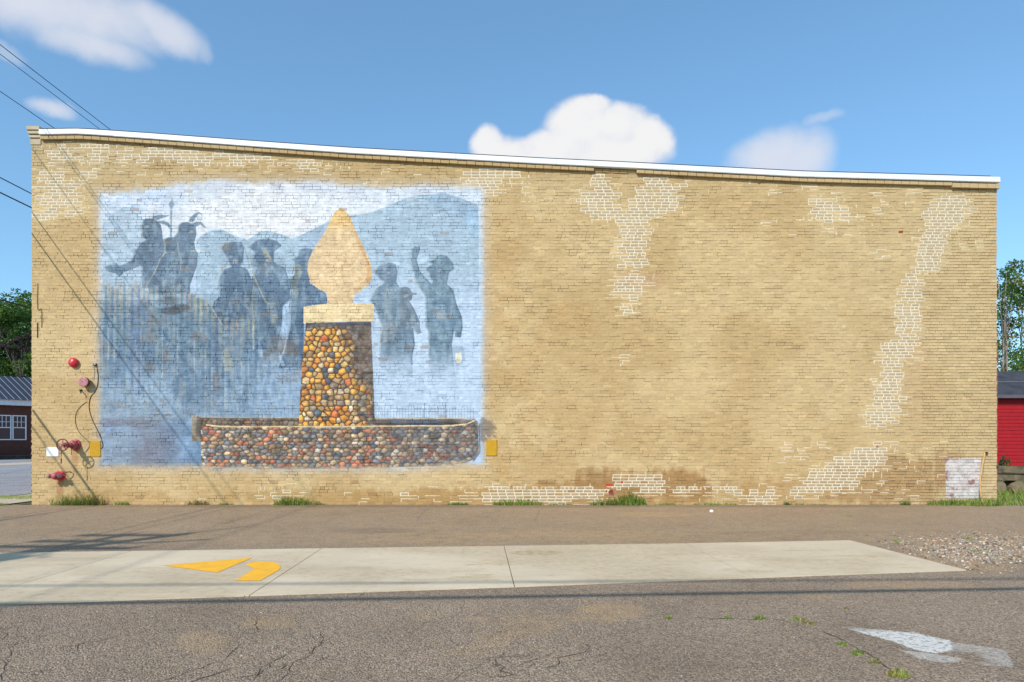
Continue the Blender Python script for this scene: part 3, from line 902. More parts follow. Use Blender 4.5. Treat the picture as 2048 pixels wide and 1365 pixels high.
me = np_mesh('brick_field', np.concatenate(V), np.concatenate(Q), M_brick)
tag(link('brick_field', me, bld), kind='stuff')

# joints: a bed behind the bricks, flush where repointed, deep and uneven elsewhere
nx, nz = 1160, 380
gx = np.linspace(XL + .5, XR - .5, nx); 
tops = np.interp(gx, [p[0] for p in TOPLINE], [p[1] for p in TOPLINE]) + 6
gt = np.linspace(0, 1, nz)[:, None]
gy = 1012 * (1 - gt) + tops[None, :] * gt
gxx = np.broadcast_to(gx[None, :], gy.shape)
ii = np.clip((gxx - MX0).astype(int), 0, MW - 1); jj = np.clip((gy - MY0).astype(int), 0, MH - 1)
wm = wmask[jj, ii]
dn = fbm(nz, nx, 3.1, 700, 2, cellx=13); dn3 = fbm(nz, nx, 2.5, 730, 1, cellx=2.5)
dn2 = fbm(nz, nx, 40, 720, 3, cellx=60)
rz = np.clip(((gxx > 1845) & (gy < 905)).astype(float) + ((gy > 905) & (gxx > 1740)), 0, 1)
murz = ((gxx > 200) & (gxx < 966) & (gy > 370) & (gy < 935)).astype(float)
act = dn + .20 * (dn2 - .5) + .14 * rz + .03 * murz + .05 * (gy < 480)
depth = .0006 + .013 * sstep(act, .595, .70) + .006 * sstep(act, .70, .85) + .005 * rz + .020 * sstep(dn3, .87, .95)
fm = fmask[jj, ii]
depth = depth * (1 - fm) + .0006 * fm
verts = np.stack([(gxx - 1024) / S, depth, (1010 - gy) / S], axis=-1).reshape(-1, 3)
I = np.arange(nz * nx).reshape(nz, nx)
quads = np.stack([I[:-1, :-1], I[:-1, 1:], I[1:, 1:], I[1:, :-1]], axis=-1).reshape(-1, 4)
link('mortar', np_mesh('mortar', verts, quads, M_joint, True), bld)

# body of the building behind, red side walls and the sloping roof
def sidebrick(name, c1, c2, mortar, sc=1.0):
    t = NT(name)
    p = t.new('ShaderNodeSeparateXYZ'); t.l.new(t.pos(), p.inputs[0])
    c = t.new('ShaderNodeCombineXYZ')
    t.l.new(t.math('ADD', p.outputs['X'], p.outputs['Y']), c.inputs[0]); t.l.new(p.outputs['Z'], c.inputs[1])
    b = t.new('ShaderNodeTexBrick'); t.l.new(c.outputs[0], b.inputs['Vector'])
    b.inputs['Scale'].default_value = sc
    b.inputs['Brick Width'].default_value = .21; b.inputs['Row Height'].default_value = .078; b.inputs['Mortar Size'].default_value = .008
    b.inputs['Color1'].default_value = (*c1, 1); b.inputs['Color2'].default_value = (*c2, 1); b.inputs['Mortar'].default_value = (*mortar, 1)
    n = t.noise(3, 6, .6, t.pos())
    f = t.mr(n.outputs['Fac'], .3, .7)
    col = t.mix(t.math('MULTIPLY', f, .3), b.outputs['Color'], tuple(x * .5 for x in c1))
    return t.done(col, .85, t.bump(b.outputs['Fac'], -.4, .01))
M_redside = sidebrick('red_side_brick', (.36, .09, .05), (.28, .07, .045), (.4, .33, .28))
zl, zr = (1010 - 270) / S, (1010 - 372) / S
xl, xr = (XL - 1024) / S, (XR - 1024) / S
b = MB()
ys = .05; yd = 38.0
b.box((xl + .01, ys, -.2), (xl + .3, yd, zl))
b.build('side_wall', M_redside, bld)
b = MB()
b.box((xr - .3, ys, -.2), (xr + .012, yd, zr))
b.build('side_wall', M_redside, bld)
b = MB(); b.box((xl + .3, yd - .3, -.2), (xr - .3, yd, zr)); b.build('back_wall', M_redside, bld)
M_roof = simple('roof_felt', (.16, .16, .16), .2, 1.5)
b = MB()
b.add([(xl + .3, ys + .02, zl - .35), (xr - .3, ys + .02, zr - .35), (xr - .3, yd - .3, zr - .35), (xl + .3, yd - .3, zl - .35)], [(0, 1, 2, 3)])
b.build('roof', M_roof, bld)
# backing wall behind the joints
b = MB()
n = 40; vs = []; fs = []
for i in range(n + 1):
    px = XL + 1 + (XR - XL - 2) * i / n
    x = (px - 1024) / S; z = (1010 - top_y(px) - 4) / S
    vs += [(x, .034, -.2), (x, .034, z), (x, .3, z)]
for i in range(n):
    a = i * 3
    fs += [(a, a + 3, a + 4, a + 1), (a + 1, a + 4, a + 5, a + 2)]
b.add(vs, fs); b.build('backing_wall', M_redside, bld)
# toothed red ends of bricks seen past the painted corner
b = MB()
for c in range(2, 60):
    if c % 2 == 0:
        z = c * 2 * CHT / S / 1.0 * .52
        if z < (1010 - 560) / S: b.box((xl - .022, .012, z), (xl + .05, .2, z + .06))
b.build('corner_brick_end', M_redside, bld)
b = MB()
for c in range(1, 58):
    if rb.random() < .75:
        z = c * CHT / S
        b.box((xr - .05, .012, z + .005), (xr + rb.uniform(.018, .034), .2, z + CHT / S - .006))
b.build('corner_brick_end', M_redside, bld)

# coping: white sheet metal in lengths, a raking course of bricks under it
M_white = simple('white_metal', (.74, .75, .78), .04, 2, .45, bump=0)
M_edge = simple('dark_metal_edge', (.12, .11, .13), .1, 2, .5, bump=0)
seams = [84, 232, 402, 572, 742, 912, 1112, 1342, 1560, 1790, 1994]
for i in range(len(seams) - 1):
    a, c = seams[i] + .15, seams[i + 1] - .15
    m = MB()
    n = 6; vs = []; fs = []
    hgt = 11.6 if i else 11.2
    for k in range(n + 1):
        px = a + (c - a) * k / n
        x = (px - 1024) / S; zt = (1010 - top_y(px)) / S
        pr = [(-.112, zt - hgt / S), (-.122, zt - hgt / S + .012), (-.115, zt - .012), (-.07, zt), (.35, zt + .01), (.35, zt - .1), (-.02, zt - .1), (-.03, zt - hgt / S)]
        vs += [(x, y, z) for y, z in pr]
    q = 8
    for k in range(n):
        for j in range(q):
            fs.append((k * q + j, (k + 1) * q + j, (k + 1) * q + (j + 1) % q, k * q + (j + 1) % q))
    fs.append(tuple(range(q))); fs.append(tuple(range(n * q + q - 1, n * q - 1, -1)))
    m.add(vs, fs); m.build('coping_panel', M_white, bld)
m = MB()
pts = [((px - 1024) / S, -.095, (1010 - top_y(px)) / S + .012) for px in range(86, 1994, 30)]
m.tube(pts, .011, 4); m.build('coping_edge', M_edge, bld)
# raking course
px = 84.0
n_rk = 0
while px < 1988:
    l = 17.0 * rb.uniform(.97, 1.03)
    thick = 6.2
    off = 13.2
    deep = .082
    if 1180 < px < 1262: deep = .014
    if px > 1896: thick, off, deep = 8.5, 14.5, .095
    if 1890 < px <= 1896: px += 2
    e_ = min(px + l, 1995)
    x0, x1 = (px - 1024) / S, (e_ - 1024) / S
    z0, z1 = (1010 - top_y(px)) / S, (1010 - top_y(e_)) / S
    if deep > 0:
        m = MB()
        y0 = -deep + rb.uniform(-.004, .004)
        m.add([(x0 + .006, y0, z0 - (off + thick) / S), (x1 - .006, y0, z1 - (off + thick) / S), (x1 - .006, y0, z1 - off / S), (x0 + .006, y0, z0 - off / S),
               (x0 + .006, .03, z0 - (off + thick) / S), (x1 - .006, .03, z1 - (off + thick) / S), (x1 - .006, .03, z1 - off / S), (x0 + .006, .03, z0 - off / S)],
              [(0, 1, 2, 3), (5, 4, 7, 6), (4, 0, 3, 7), (1, 5, 6, 2), (3, 2, 6, 7), (4, 5, 1, 0)])
        m.build('corbel_brick', M_brick, bld); n_rk += 1
    px = e_
# capped pier at the left corner
M_cap = simple('stone_cap', srgb((186, 170, 142)), .12, 5, .8)
for k, (ya, yb_, ov) in enumerate(((256, 263, .10), (264.5, 270, .075), (272.5, 277, .05), (279, 290, .02))):
    m = MB()
    m.box(((58 - k * -1.2 - 1024) / S, -ov, (1010 - yb_) / S), ((84 - k * .6 - 1024) / S, .35, (1010 - ya) / S))
    m.build('pier_band', M_cap, bld)
m = MB(); m.box(((64 - 1024) / S, -.006, (1010 - 291) / S), ((82 - 1024) / S, .3, (1010 - 257) / S)); m.build('pier_core', M_cap, bld)
# =================================================================== GROUND
def sheet(name, pts, z, mat, kind='structure'):
    m = MB(); n = len(pts)
    m.add([(p[0], p[1], z) for p in pts], [tuple(range(n))])
    o = m.build(name, mat); tag(o, kind=kind); return o

# ---- stain map of the tarmac (colour of the surface: sand, dark marks, old paint)
GX0, GX1, GY0, GY1, GR = -18.0, 20.0, -16.0, 0.5, 0.02
GW, GH = int((GX1 - GX0) / GR), int((GY1 - GY0) / GR)
gyy, gxx2 = np.mgrid[0:GH, 0:GW]
WX = GX0 + (gxx2 + .5) * GR; WY = GY1 - (gyy + .5) * GR
ZC = WY + D
QX = 1024 + WX / ZC * F; QY = 880 + F * CH / ZC
gn = fbm(GH, GW, 60, 500, 6, cellx=90); gn2 = fbm(GH, GW, 14, 540, 4); gn3 = fbm(GH, GW, 160, 570, 5, cellx=500)
sand = .42 * (1 - sstep(QY, 1075, 1110)) * (.5 + gn3) + .10
sand += .5 * sstep(gn3 - np.abs(QY - 1052) * .012 * 0, .55, .75) * (1 - sstep(QY, 1080, 1095))
def gb(px, py, rx, ry, k, tilt=0):
    dx = QX - px; dy = QY - py
    if tilt: dy = dy - dx * tilt
    return k * sstep(1.1 - (dx / rx) ** 2 - (dy / ry) ** 2 + (gn - .5) * 1.6, 0, 1)
for a in ((1290, 1030, 160, 8, .9), (1500, 1028, 120, 6, .7), (900, 1053, 200, 7, .6), (620, 1030, 120, 8, .3), (540, 1243, 70, 18, .45), (405, 1285, 60, 26, .45), (1000, 1280, 150, 34, .4, -.28), (1215, 1225, 80, 22, .55),
          (1060, 1238, 170, 8, .4), (830, 1235, 60, 9, .45), (1830, 1172, 200, 14, .5), (1930, 1110, 190, 45, .75), (1640, 1195, 60, 12, .4), (1700, 1045, 240, 8, .35), (300, 1050, 240, 12, .2), (1750, 1075, 120, 8, .5)):
    sand = np.maximum(sand, gb(*a))
sand += .10 * gn3
dark_marks = np.zeros_like(sand)
for a in ((740, 1062, 100, 7, .5), (1024, 1013, 1100, 3.2, .7), (620, 1380, 300, 60, .25), (1330, 1320, 180, 60, .3), (800, 1250, 120, 40, .2), (150, 1300, 200, 90, .2), (1500, 1180, 500, 10, .2), (1600, 1065, 260, 5, .25)):  # darker patches, and a darker line along the wall foot
    dark_marks = np.maximum(dark_marks, gb(*a))
wht = np.zeros_like(sand)
def gpoly(poly, k):
    global wht
    ins = np.zeros(QX.shape, bool); n = len(poly)
    for i in range(n):
        xa, ya = poly[i]; xb, yb = poly[(i + 1) % n]
        if ya == yb: continue
        c = (ya > QY) != (yb > QY)
        ins ^= c & (QX < (xb - xa) * (QY - ya) / (yb - ya) + xa)
    wht = np.maximum(wht, ins * k)
gpoly([(1664, 1249), (1690, 1251), (1740, 1258), (1790, 1262), (1850, 1270), (1900, 1282), (1905, 1300), (1870, 1308), (1830, 1300), (1790, 1284), (1730, 1268), (1680, 1254)], .95)
gpoly([(1800, 1300), (1850, 1306), (1930, 1318), (1900, 1328), (1840, 1318)], .5)
gpoly([(1905, 1285), (2010, 1300), (2030, 1335), (1960, 1330), (1900, 1305)], .35)
gpoly([(1714, 1230), (1718, 1229), (1740, 1236), (1738, 1239)], .8); gpoly([(1752, 1242), (1756, 1240), (1792, 1254), (1788, 1257)], .8); gpoly([(1798, 1257), (1802, 1256), (1840, 1267), (1838, 1270)], .75)
wht *= sstep(gn2 + wht * .35, .52, .72)
cst = np.zeros_like(sand)
for a in ((1075, 1108, 62, 6, .9), (1170, 1104, 46, 4, .6), (1310, 1117, 34, 5, .6), (1090, 1133, 40, 3, .5), (860, 1150, 90, 10, .4), (930, 1143, 70, 10, .35), (1250, 1152, 260, 5, .3), (1440, 1118, 130, 10, .3),
          (1620, 1105, 120, 12, .25), (560, 1120, 60, 12, .3), (250, 1150, 200, 9, .25), (120, 1120, 150, 5, .35), (700, 1172, 220, 4, .35), (960, 1112, 60, 5, .3), (1490, 1104, 50, 4, .35)):
    cst = np.maximum(cst, gb(*a))
cst = np.maximum(cst, .45 * sstep(gn3 * .5 + gn * .5, .50, .66))
cst = np.maximum(cst, .5 * sstep(fbm(GH, GW, 8, 911, 3, cellx=40) , .66, .76))
zone = (QY < 1212) & (QY > 1078)
wht = np.where(zone, cst, wht)
gmap = make_image('ground_stain_map', np.clip(np.stack([sand, dark_marks, wht], -1), 0, 1))
gmap.colorspace_settings.name = 'Non-Color'

def asphalt(name, base, sandc, usemap=True, agg=1.0):
    t = NT(name)
    p = t.pos()
    base2 = tuple(x * .72 for x in base)
    n0 = t.noise(.8, 7, .6, p); n1 = t.noise(22, 5, .7, p)
    n9 = t.noise(.28, 4, .55, p)
    col = t.mix(t.mr(n0.outputs['Fac'], .3, .7), base2, tuple(x * 1.12 for x in base))
    col = t.mix(t.mr(n9.outputs['Fac'], .42, .62, 0, .35), col, tuple(x * 1.3 for x in base))
    v = t.new('ShaderNodeTexVoronoi'); v.inputs['Scale'].default_value = 78; t.l.new(p, v.inputs['Vector'])
    sep = t.new('ShaderNodeSeparateColor'); t.l.new(v.outputs['Color'], sep.inputs[0])
    g = t.mr(sep.outputs[0], 0, 1, .45, 1.6)
    gc = t.new('ShaderNodeCombineColor')
    for k in range(3): t.l.new(g, gc.inputs[k])
    col = t.mix(1.0, col, gc.outputs[0], 'MULTIPLY')
    lite = t.math('MULTIPLY', t.mr(sep.outputs[1], .90, .92), t.mr(v.outputs['Distance'], .45, .30))
    col = t.mix(t.math('MULTIPLY', lite, .85 * agg), col, srgb((222, 212, 198)))
    dkp = t.math('MULTIPLY', t.mr(sep.outputs[2], .86, .9), .7)
    col = t.mix(dkp, col, tuple(x * .4 for x in base))
    if usemap:
        s = t.new('ShaderNodeSeparateXYZ'); t.l.new(p, s.inputs[0])
        u = t.mr(s.outputs['X'], GX0, GX1); w = t.mr(s.outputs['Y'], GY0, GY1)
        c = t.new('ShaderNodeCombineXYZ'); t.l.new(u, c.inputs[0]); t.l.new(w, c.inputs[1])
        im = t.new('ShaderNodeTexImage'); im.image = gmap; im.extension = 'EXTEND'; t.l.new(c.outputs[0], im.inputs['Vector'])
        sc = t.new('ShaderNodeSeparateColor'); t.l.new(im.outputs['Color'], sc.inputs[0])
        brk = t.mr(n1.outputs['Fac'], .3, .6)
        nm = t.noise(4.5, 7, .68, p)
        fs = t.math('MULTIPLY', t.math('MULTIPLY', sc.outputs[0], t.mr(nm.outputs['Fac'], .36, .60, .45, 1.45)), t.mr(n1.outputs['Fac'], .3, .6, .4, 1.0))
        sandy = t.mix(t.mr(sep.outputs[0], 0, 1), tuple(x * .82 for x in sandc), tuple(x * 1.1 for x in sandc))
        col = t.mix(fs, col, sandy)
        col = t.mix(t.math('MULTIPLY', sc.outputs[1], t.math('MULTIPLY', brk, .8)), col, tuple(x * .45 for x in base))
        col = t.mix(t.math('MULTIPLY', sc.outputs[2], t.math('MULTIPLY', t.mr(n1.outputs['Fac'], .35, .5), t.mr(s.outputs['Y'], -11.2, -11.0, 1, 0))), col, srgb((225, 222, 215)))
    h = t.math('ADD', t.math('MULTIPLY', v.outputs['Distance'], -1.0), t.math('MULTIPLY', n1.outputs['Fac'], 1.2))
    nb_ = t.noise(3.0, 5, .6, p)
    nrm = t.bump(nb_.outputs['Fac'], .35, .03)
    return t.done(col, .85, t.bump(h, 1.0, .012, nrm), spec=.35)
M_asph = asphalt('old_asphalt', srgb((146, 128, 110)), srgb((186, 154, 114)))
M_road = asphalt('street_asphalt', srgb((158, 156, 158)), srgb((170, 160, 150)), False, .3)

def grass_ground(name):
    t = NT(name); p = t.pos()
    n0 = t.noise(1.6, 7, .65, p); n1 = t.noise(30, 5, .7, p)
    col = t.mix(t.mr(n0.outputs['Fac'], .38, .62), (.075, .11, .025), (.19, .15, .075))
    col = t.mix(t.mr(n1.outputs['Fac'], .4, .65), col, (.13, .17, .05))
    return t.done(col, .95, t.bump(n1.outputs['Fac'], .8, .03), spec=.1)
M_grass = grass_ground('turf')
sheet('ground', [(-700, -500), (700, -500), (700, 1100), (-700, 1100)], -.03, M_grass)
lot = [(-14.6, -40), (26, -40), (26, -1.2), (15.5, -.35), (12.4, -.15), (12.0, .02), (-12.45, .02), (-12.6, -.05), (-14.6, .2)]
sheet('parking_lot', lot, 0.0, M_asph)
sheet('street', [(-33.5, -60), (-15.2, -60), (-15.2, 200), (-33.5, 200)], -.008, M_road)
M_conc = None
def concrete(name, c, mapd=False):
    t = NT(name); p = t.pos()
    n0 = t.noise(.7, 7, .6, p); n1 = t.noise(9, 6, .7, p); n2 = t.noise(90, 4, .6, p)
    mp = t.new('ShaderNodeMapping'); mp.inputs['Scale'].default_value = (.5, 3.0, 1); mp.inputs['Rotation'].default_value = (0, 0, -.1)
    t.l.new(p, mp.inputs['Vector'])
    n3 = t.noise(1.2, 6, .65, mp.outputs[0])
    col = t.mix(t.mr(n0.outputs['Fac'], .35, .68), tuple(x * .9 for x in c), tuple(x * 1.06 for x in c))
    col = t.mix(t.math('MULTIPLY', t.mr(n3.outputs['Fac'], .52, .72), .5), col, srgb((192, 170, 132)))
    col = t.mix(t.math('MULTIPLY', t.mr(n1.outputs['Fac'], .55, .72), .4), col, srgb((150, 136, 112)))
    g = t.mr(n2.outputs['Fac'], .3, .7, .93, 1.05)
    gc = t.new('ShaderNodeCombineColor')
    for k in range(3): t.l.new(g, gc.inputs[k])
    col = t.mix(1.0, col, gc.outputs[0], 'MULTIPLY')
    v = t.new('ShaderNodeTexVoronoi'); v.inputs['Scale'].default_value = 7; t.l.new(p, v.inputs['Vector'])
    sp = t.new('ShaderNodeSeparateColor'); t.l.new(v.outputs['Color'], sp.inputs[0])
    spot = t.math('MULTIPLY', t.mr(v.outputs['Distance'], .075, .05), t.mr(sp.outputs[0], .80, .82))
    col = t.mix(t.math('MULTIPLY', spot, .8), col, (.08, .06, .045))
    if mapd:
        s_ = t.new('ShaderNodeSeparateXYZ'); t.l.new(p, s_.inputs[0])
        c_ = t.new('ShaderNodeCombineXYZ'); t.l.new(t.mr(s_.outputs['X'], GX0, GX1), c_.inputs[0]); t.l.new(t.mr(s_.outputs['Y'], GY0, GY1), c_.inputs[1])
        im = t.new('ShaderNodeTexImage'); im.image = gmap; im.extension = 'EXTEND'; t.l.new(c_.outputs[0], im.inputs['Vector'])
        sc = t.new('ShaderNodeSeparateColor'); t.l.new(im.outputs['Color'], sc.inputs[0])
        col = t.mix(t.math('MULTIPLY', sc.outputs[2], t.mr(n1.outputs['Fac'], .3, .62, .25, 1.0)), col, srgb((158, 136, 100)))
    return t.done(col, .8, t.bump(n2.outputs['Fac'], .25, .003), spec=.3)
M_conc = concrete('worn_concrete', srgb((208, 191, 164)), True)
M_conc2 = concrete('pavement_concrete', srgb((196, 180, 156)))

# concrete strip laid in panels
strip = empty('concrete_strip', gp(1010, 1130)); tag(strip, kind='structure')
zt = .012
jt = [((273, 1104.5), (30, 1206)), ((644, 1097), (499, 1191)), ((1008, 1092), (1029, 1173)), ((1370, 1087), (1506, 1155)), ((1700, 1081), (1932, 1140))]
W = [(gp(*a, zt), gp(*b_, zt)) for a, b_ in jt]
da = W[1][0] - W[2][0]; db = W[1][1] - W[2][1]
W[0] = (W[1][0] + da * 1.0, W[1][1] + db * 1.0)
W = [(W[0][0] + da, W[0][1] + db), ] + W
W = [(W[0][0] + da, W[0][1] + db), ] + W
for i in range(len(W) - 1):
    a0, b0 = W[i]; a1, b1 = W[i + 1]
    g = .006
    ea = (a1 - a0).normalized() * g; eb = (b1 - b0).normalized() * g
    if i == len(W) - 2: ea1 = eb1 = Vector((0, 0, 0))
    else: ea1, eb1 = ea, eb
    pts = [b0 + eb, b1 - eb1, a1 - ea1, a0 + ea]
    m = MB()
    m.prism([(p.x - strip.location.x, p.y - strip.location.y) for p in pts], -.1, zt)
    m.build('slab', M_conc, strip)

# turn arrow painted on the strip
def worn_paint(name, c, under):
    t = NT(name); p = t.pos()
    a = t.noise(24, 9, .78, p); b_ = t.noise(5, 5, .6, p); v = t.noise(160, 3, .7, p)
    col = t.mix(t.mr(b_.outputs['Fac'], .35, .68), c, tuple(x * .84 for x in c))
    f = t.mr(t.math('ADD', t.math('MULTIPLY', a.outputs['Fac'], .8), t.math('MULTIPLY', b_.outputs['Fac'], .25)), .585, .64)
    col = t.mix(t.math('MULTIPLY', f, .75), col, under)
    return t.done(t.mix(t.mr(v.outputs['Fac'], .62, .72, 0, .35), col, under), .65, t.bump(v.outputs['Fac'], .3, .002))
M_yel = worn_paint('yellow_road_paint', srgb((250, 184, 44)), srgb((190, 172, 140)))
arr = empty('painted_turn_arrow', gp(445, 1140, zt)); tag(arr, 'yellow curved turn arrow painted on the concrete strip', 'road marking')
def flat(name, pxs, z, mat, parent, off=(0, 0)):
    m = MB(); P = [gp(a, b_, z) for a, b_ in pxs]
    cx = sum(p.x for p in P) / len(P); cy = sum(p.y for p in P) / len(P)
    vs = [(p.x - parent.location.x, p.y - parent.location.y, z - parent.location.z) for p in P]
    m.add(vs, [tuple(range(len(vs)))]); return m.build(name, mat, parent)
flat('arrow_head', [(325, 1131), (434, 1145.6), (505, 1115.5)], zt + .004, M_yel, arr)
flat('arrow_tail', [(470, 1161.6), (519.5, 1162), (557, 1141), (561, 1136), (560.5, 1132), (556, 1127.5), (547, 1124.7), (525, 1123.8), (506, 1124), (497, 1127), (490, 1131), (502, 1134), (509, 1137.7)], zt + .004, M_yel, arr)

# pavement, kerb edge and turf at the left corner, far pavement
sheet('pavement', [(-15.0, -3), (-13.3, -.6), (-13.0, 38), (-15.0, 38)], .004 - .006, M_conc2)

# cracks in the tarmac
M_crack = simple('crack_dirt', (.035, .03, .025), .2, 20, .95, bump=0)
def crack(m, pts, w=.010, seed=1, amp=.025):
    r = random.Random(seed)
    P = [gp(*p) for p in pts]; out = []
    for a, b_ in zip(P[:-1], P[1:]):
        n = max(2, int((b_ - a).length / .07))
        for k in range(n): out.append(a.lerp(b_, k / n) + Vector((r.uniform(-amp, amp), r.uniform(-amp, amp), 0)) * (0 if k == 0 else 1))
    out.append(P[-1])
    vs = []; fs = []
    for i, p in enumerate(out):
        d = (out[min(i + 1, len(out) - 1)] - out[max(i - 1, 0)]).normalized()
        nrm = Vector((-d.y, d.x, 0)); ww = .55 * w * r.uniform(.35, 1.2)
        if i in (0, len(out) - 1): ww *= .15
        vs += [p + nrm * ww / 2 + Vector((0, 0, .004)), p - nrm * ww / 2 + Vector((0, 0, .004))]
    for i in range(len(out) - 1): fs.append((2 * i, 2 * i + 1, 2 * i + 3, 2 * i + 2))
    m.add(vs, fs)
m = MB()
for k, (p, w) in enumerate((([(640, 1265), (648, 1280), (610, 1318), (588, 1325), (560, 1365)], .012), ([(575, 1307), (520, 1340), (505, 1365)], .012), ([(480, 1333), (400, 1358), (380, 1365)], .014), ([(440, 1322), (360, 1352), (300, 1366)], .012),
                            ([(965, 1330), (920, 1350), (890, 1370)], .012), ([(1010, 1305), (995, 1318)], .009), ([(0, 1038), (150, 1025), (230, 1013)], .02), ([(0, 1063), (200, 1040), (420, 1018)], .013), ([(140, 1060), (250, 1045)], .01),
                            ([(440, 1050), (520, 1030), (620, 1016)], .013), ([(650, 1045), (720, 1020)], .014), ([(835, 1040), (850, 1020)], .01), ([(1070, 1045), (1080, 1018)], .01), ([(700, 1070), (830, 1062)], .012), ([(1395, 1238), (1560, 1240), (1640, 1262)], .014),
                            ([(1640, 1262), (1700, 1290), (1760, 1325), (1810, 1365)], .016), ([(1690, 1225), (1715, 1235)], .014), ([(20, 1300), (8, 1340), (0, 1365)], .01), ([(710, 1200), (730, 1185)], .01), ([(1930, 1141), (1950, 1139), (1962, 1142)], .05),
                            ([(1300, 1060), (1480, 1052), (1700, 1058)], .008), ([(1500, 1040), (1760, 1044), (2040, 1060)], .008))):
    crack(m, p, w, k)
rc = random.Random(77)
for k in range(34):
    px, py = rc.choice(((rc.uniform(430, 760), rc.uniform(1270, 1365)), (rc.uniform(-20, 120), rc.uniform(1270, 1365)), (rc.uniform(60, 900), rc.uniform(1020, 1070)), (rc.uniform(800, 1100), rc.uniform(1280, 1360))))
    q = [(px, py)]; d = rc.uniform(-1, 1)
    sc_ = (py - 880) / 450
    for j in range(rc.randint(2, 5)): q.append((q[-1][0] + rc.uniform(-30, 55) * sc_, q[-1][1] - rc.uniform(2, 16) * sc_ ** 2))
    crack(m, q, rc.uniform(.006, .013), 100 + k, .02)
tag(m.build('ground_cracks', M_crack), 'dark jagged cracks running across the worn asphalt lot', 'cracks', kind='stuff')

# gravel spill, loose grit
def pebbles(name, spots, seed, label):
    r = np.random.default_rng(seed)
    ico = bpy.data.meshes.new('tmp'); bmx = bmesh.new(); bmesh.ops.create_icosphere(bmx, subdivisions=1, radius=1); bmx.to_mesh(ico); bmx.free()
    v0 = np.array([v.co[:] for v in ico.vertices]); f0 = np.array([p.vertices[:] for p in ico.polygons]); bpy.data.meshes.remove(ico)
    Vv = []; Ff = []; mi = []
    for k, (x, y, s) in enumerate(spots):
        v = v0 * (1 + r.uniform(-.25, .25, (len(v0), 1))) * s * np.array((1, r.uniform(.6, 1), r.uniform(.45, .7)))
        a = r.uniform(0, 6.28); c, sn = math.cos(a), math.sin(a)
        v = np.stack([v[:, 0] * c - v[:, 1] * sn + x, v[:, 0] * sn + v[:, 1] * c + y, v[:, 2] + s * .25], 1)
        Vv.append(v); Ff.append(f0 + k * len(v0)); mi += [int(r.choice(5, p=(.40, .32, .08, .14, .06)))] * len(f0)
    mats = [simple('pebble_' + n_, srgb(c_), .15, 30, .85) for n_, c_ in (('grey', (150, 140, 130)), ('tan', (178, 158, 132)), ('pale', (216, 210, 200)), ('dark', (96, 88, 82)), ('rust', (160, 112, 84)))]
    me = np_mesh(name, np.concatenate(Vv), np.concatenate(Ff), mats)
    me.polygons.foreach_set('material_index', mi)
    o = link(name, me); tag(o, label, 'gravel', kind='stuff')
rg = random.Random(8)
spots = []
while len(spots) < 3400:
    px = rg.gauss(1950, 85); py = rg.gauss(1100, 17)
    if py < 1062 or py > 1150 or px > 2200: continue
    # keep off the concrete strip
    if px < 1935 and py > 1081 + (px - 1700) * (59 / 232.) - 2 : continue
    p = gp(px, py); spots.append((p.x, p.y, rg.choice((.007, .01, .014, .02)) * rg.uniform(.7, 1.3)))
pebbles('gravel_patch', spots, 3, 'loose pale gravel spilled beside the right end of the concrete strip')
spots = []
for k in range(1500):
    px = rg.uniform(-60, 2100); py = rg.choice((rg.uniform(1012, 1075), rg.uniform(1160, 1380)))
    p = gp(px, py); spots.append((p.x, p.y, rg.uniform(.003, .008)))
for k in range(40):
    px = rg.gauss(1610, 60); py = rg.gauss(1113, 7); p = gp(px, py, zt); spots.append((p.x, p.y, rg.uniform(.005, .011)))
pebbles('loose_grit', spots, 4, 'small stones and grit scattered over the asphalt lot')
# =================================================================== PLANTS
def leafmat(name, c1, c2, trans=.48):
    t = NT(name)
    oi = t.noise(2.2, 4, .6, t.pos())
    n2 = t.noise(23, 2, .5, t.pos())
    f = t.math('ADD', t.math('MULTIPLY', oi.outputs['Fac'], .5), t.math('MULTIPLY', n2.outputs['Fac'], .5))
    col = t.mix(t.mr(f, .38, .62), c1, c2)
    m = t.done(col, .6, spec=.25)
    tr = t.new('ShaderNodeBsdfTranslucent'); t.l.new(col, tr.inputs['Color'])
    mx = t.new('ShaderNodeMixShader'); mx.inputs[0].default_value = trans
    t.l.new(t.b.outputs[0], mx.inputs[1]); t.l.new(tr.outputs[0], mx.inputs[2])
    t.l.new(mx.outputs[0], t.n['Material Output'].inputs['Surface'])
    return m
M_blade = leafmat('weed_green', (.17, .29, .04), (.38, .48, .10))
M_blade2 = leafmat('weed_yellowing', (.30, .32, .07), (.52, .48, .16))
M_blade3 = leafmat('weed_deep_green', (.09, .19, .04), (.20, .33, .08))
M_dry = leafmat('dry_stem', (.22, .15, .07), (.36, .27, .14))

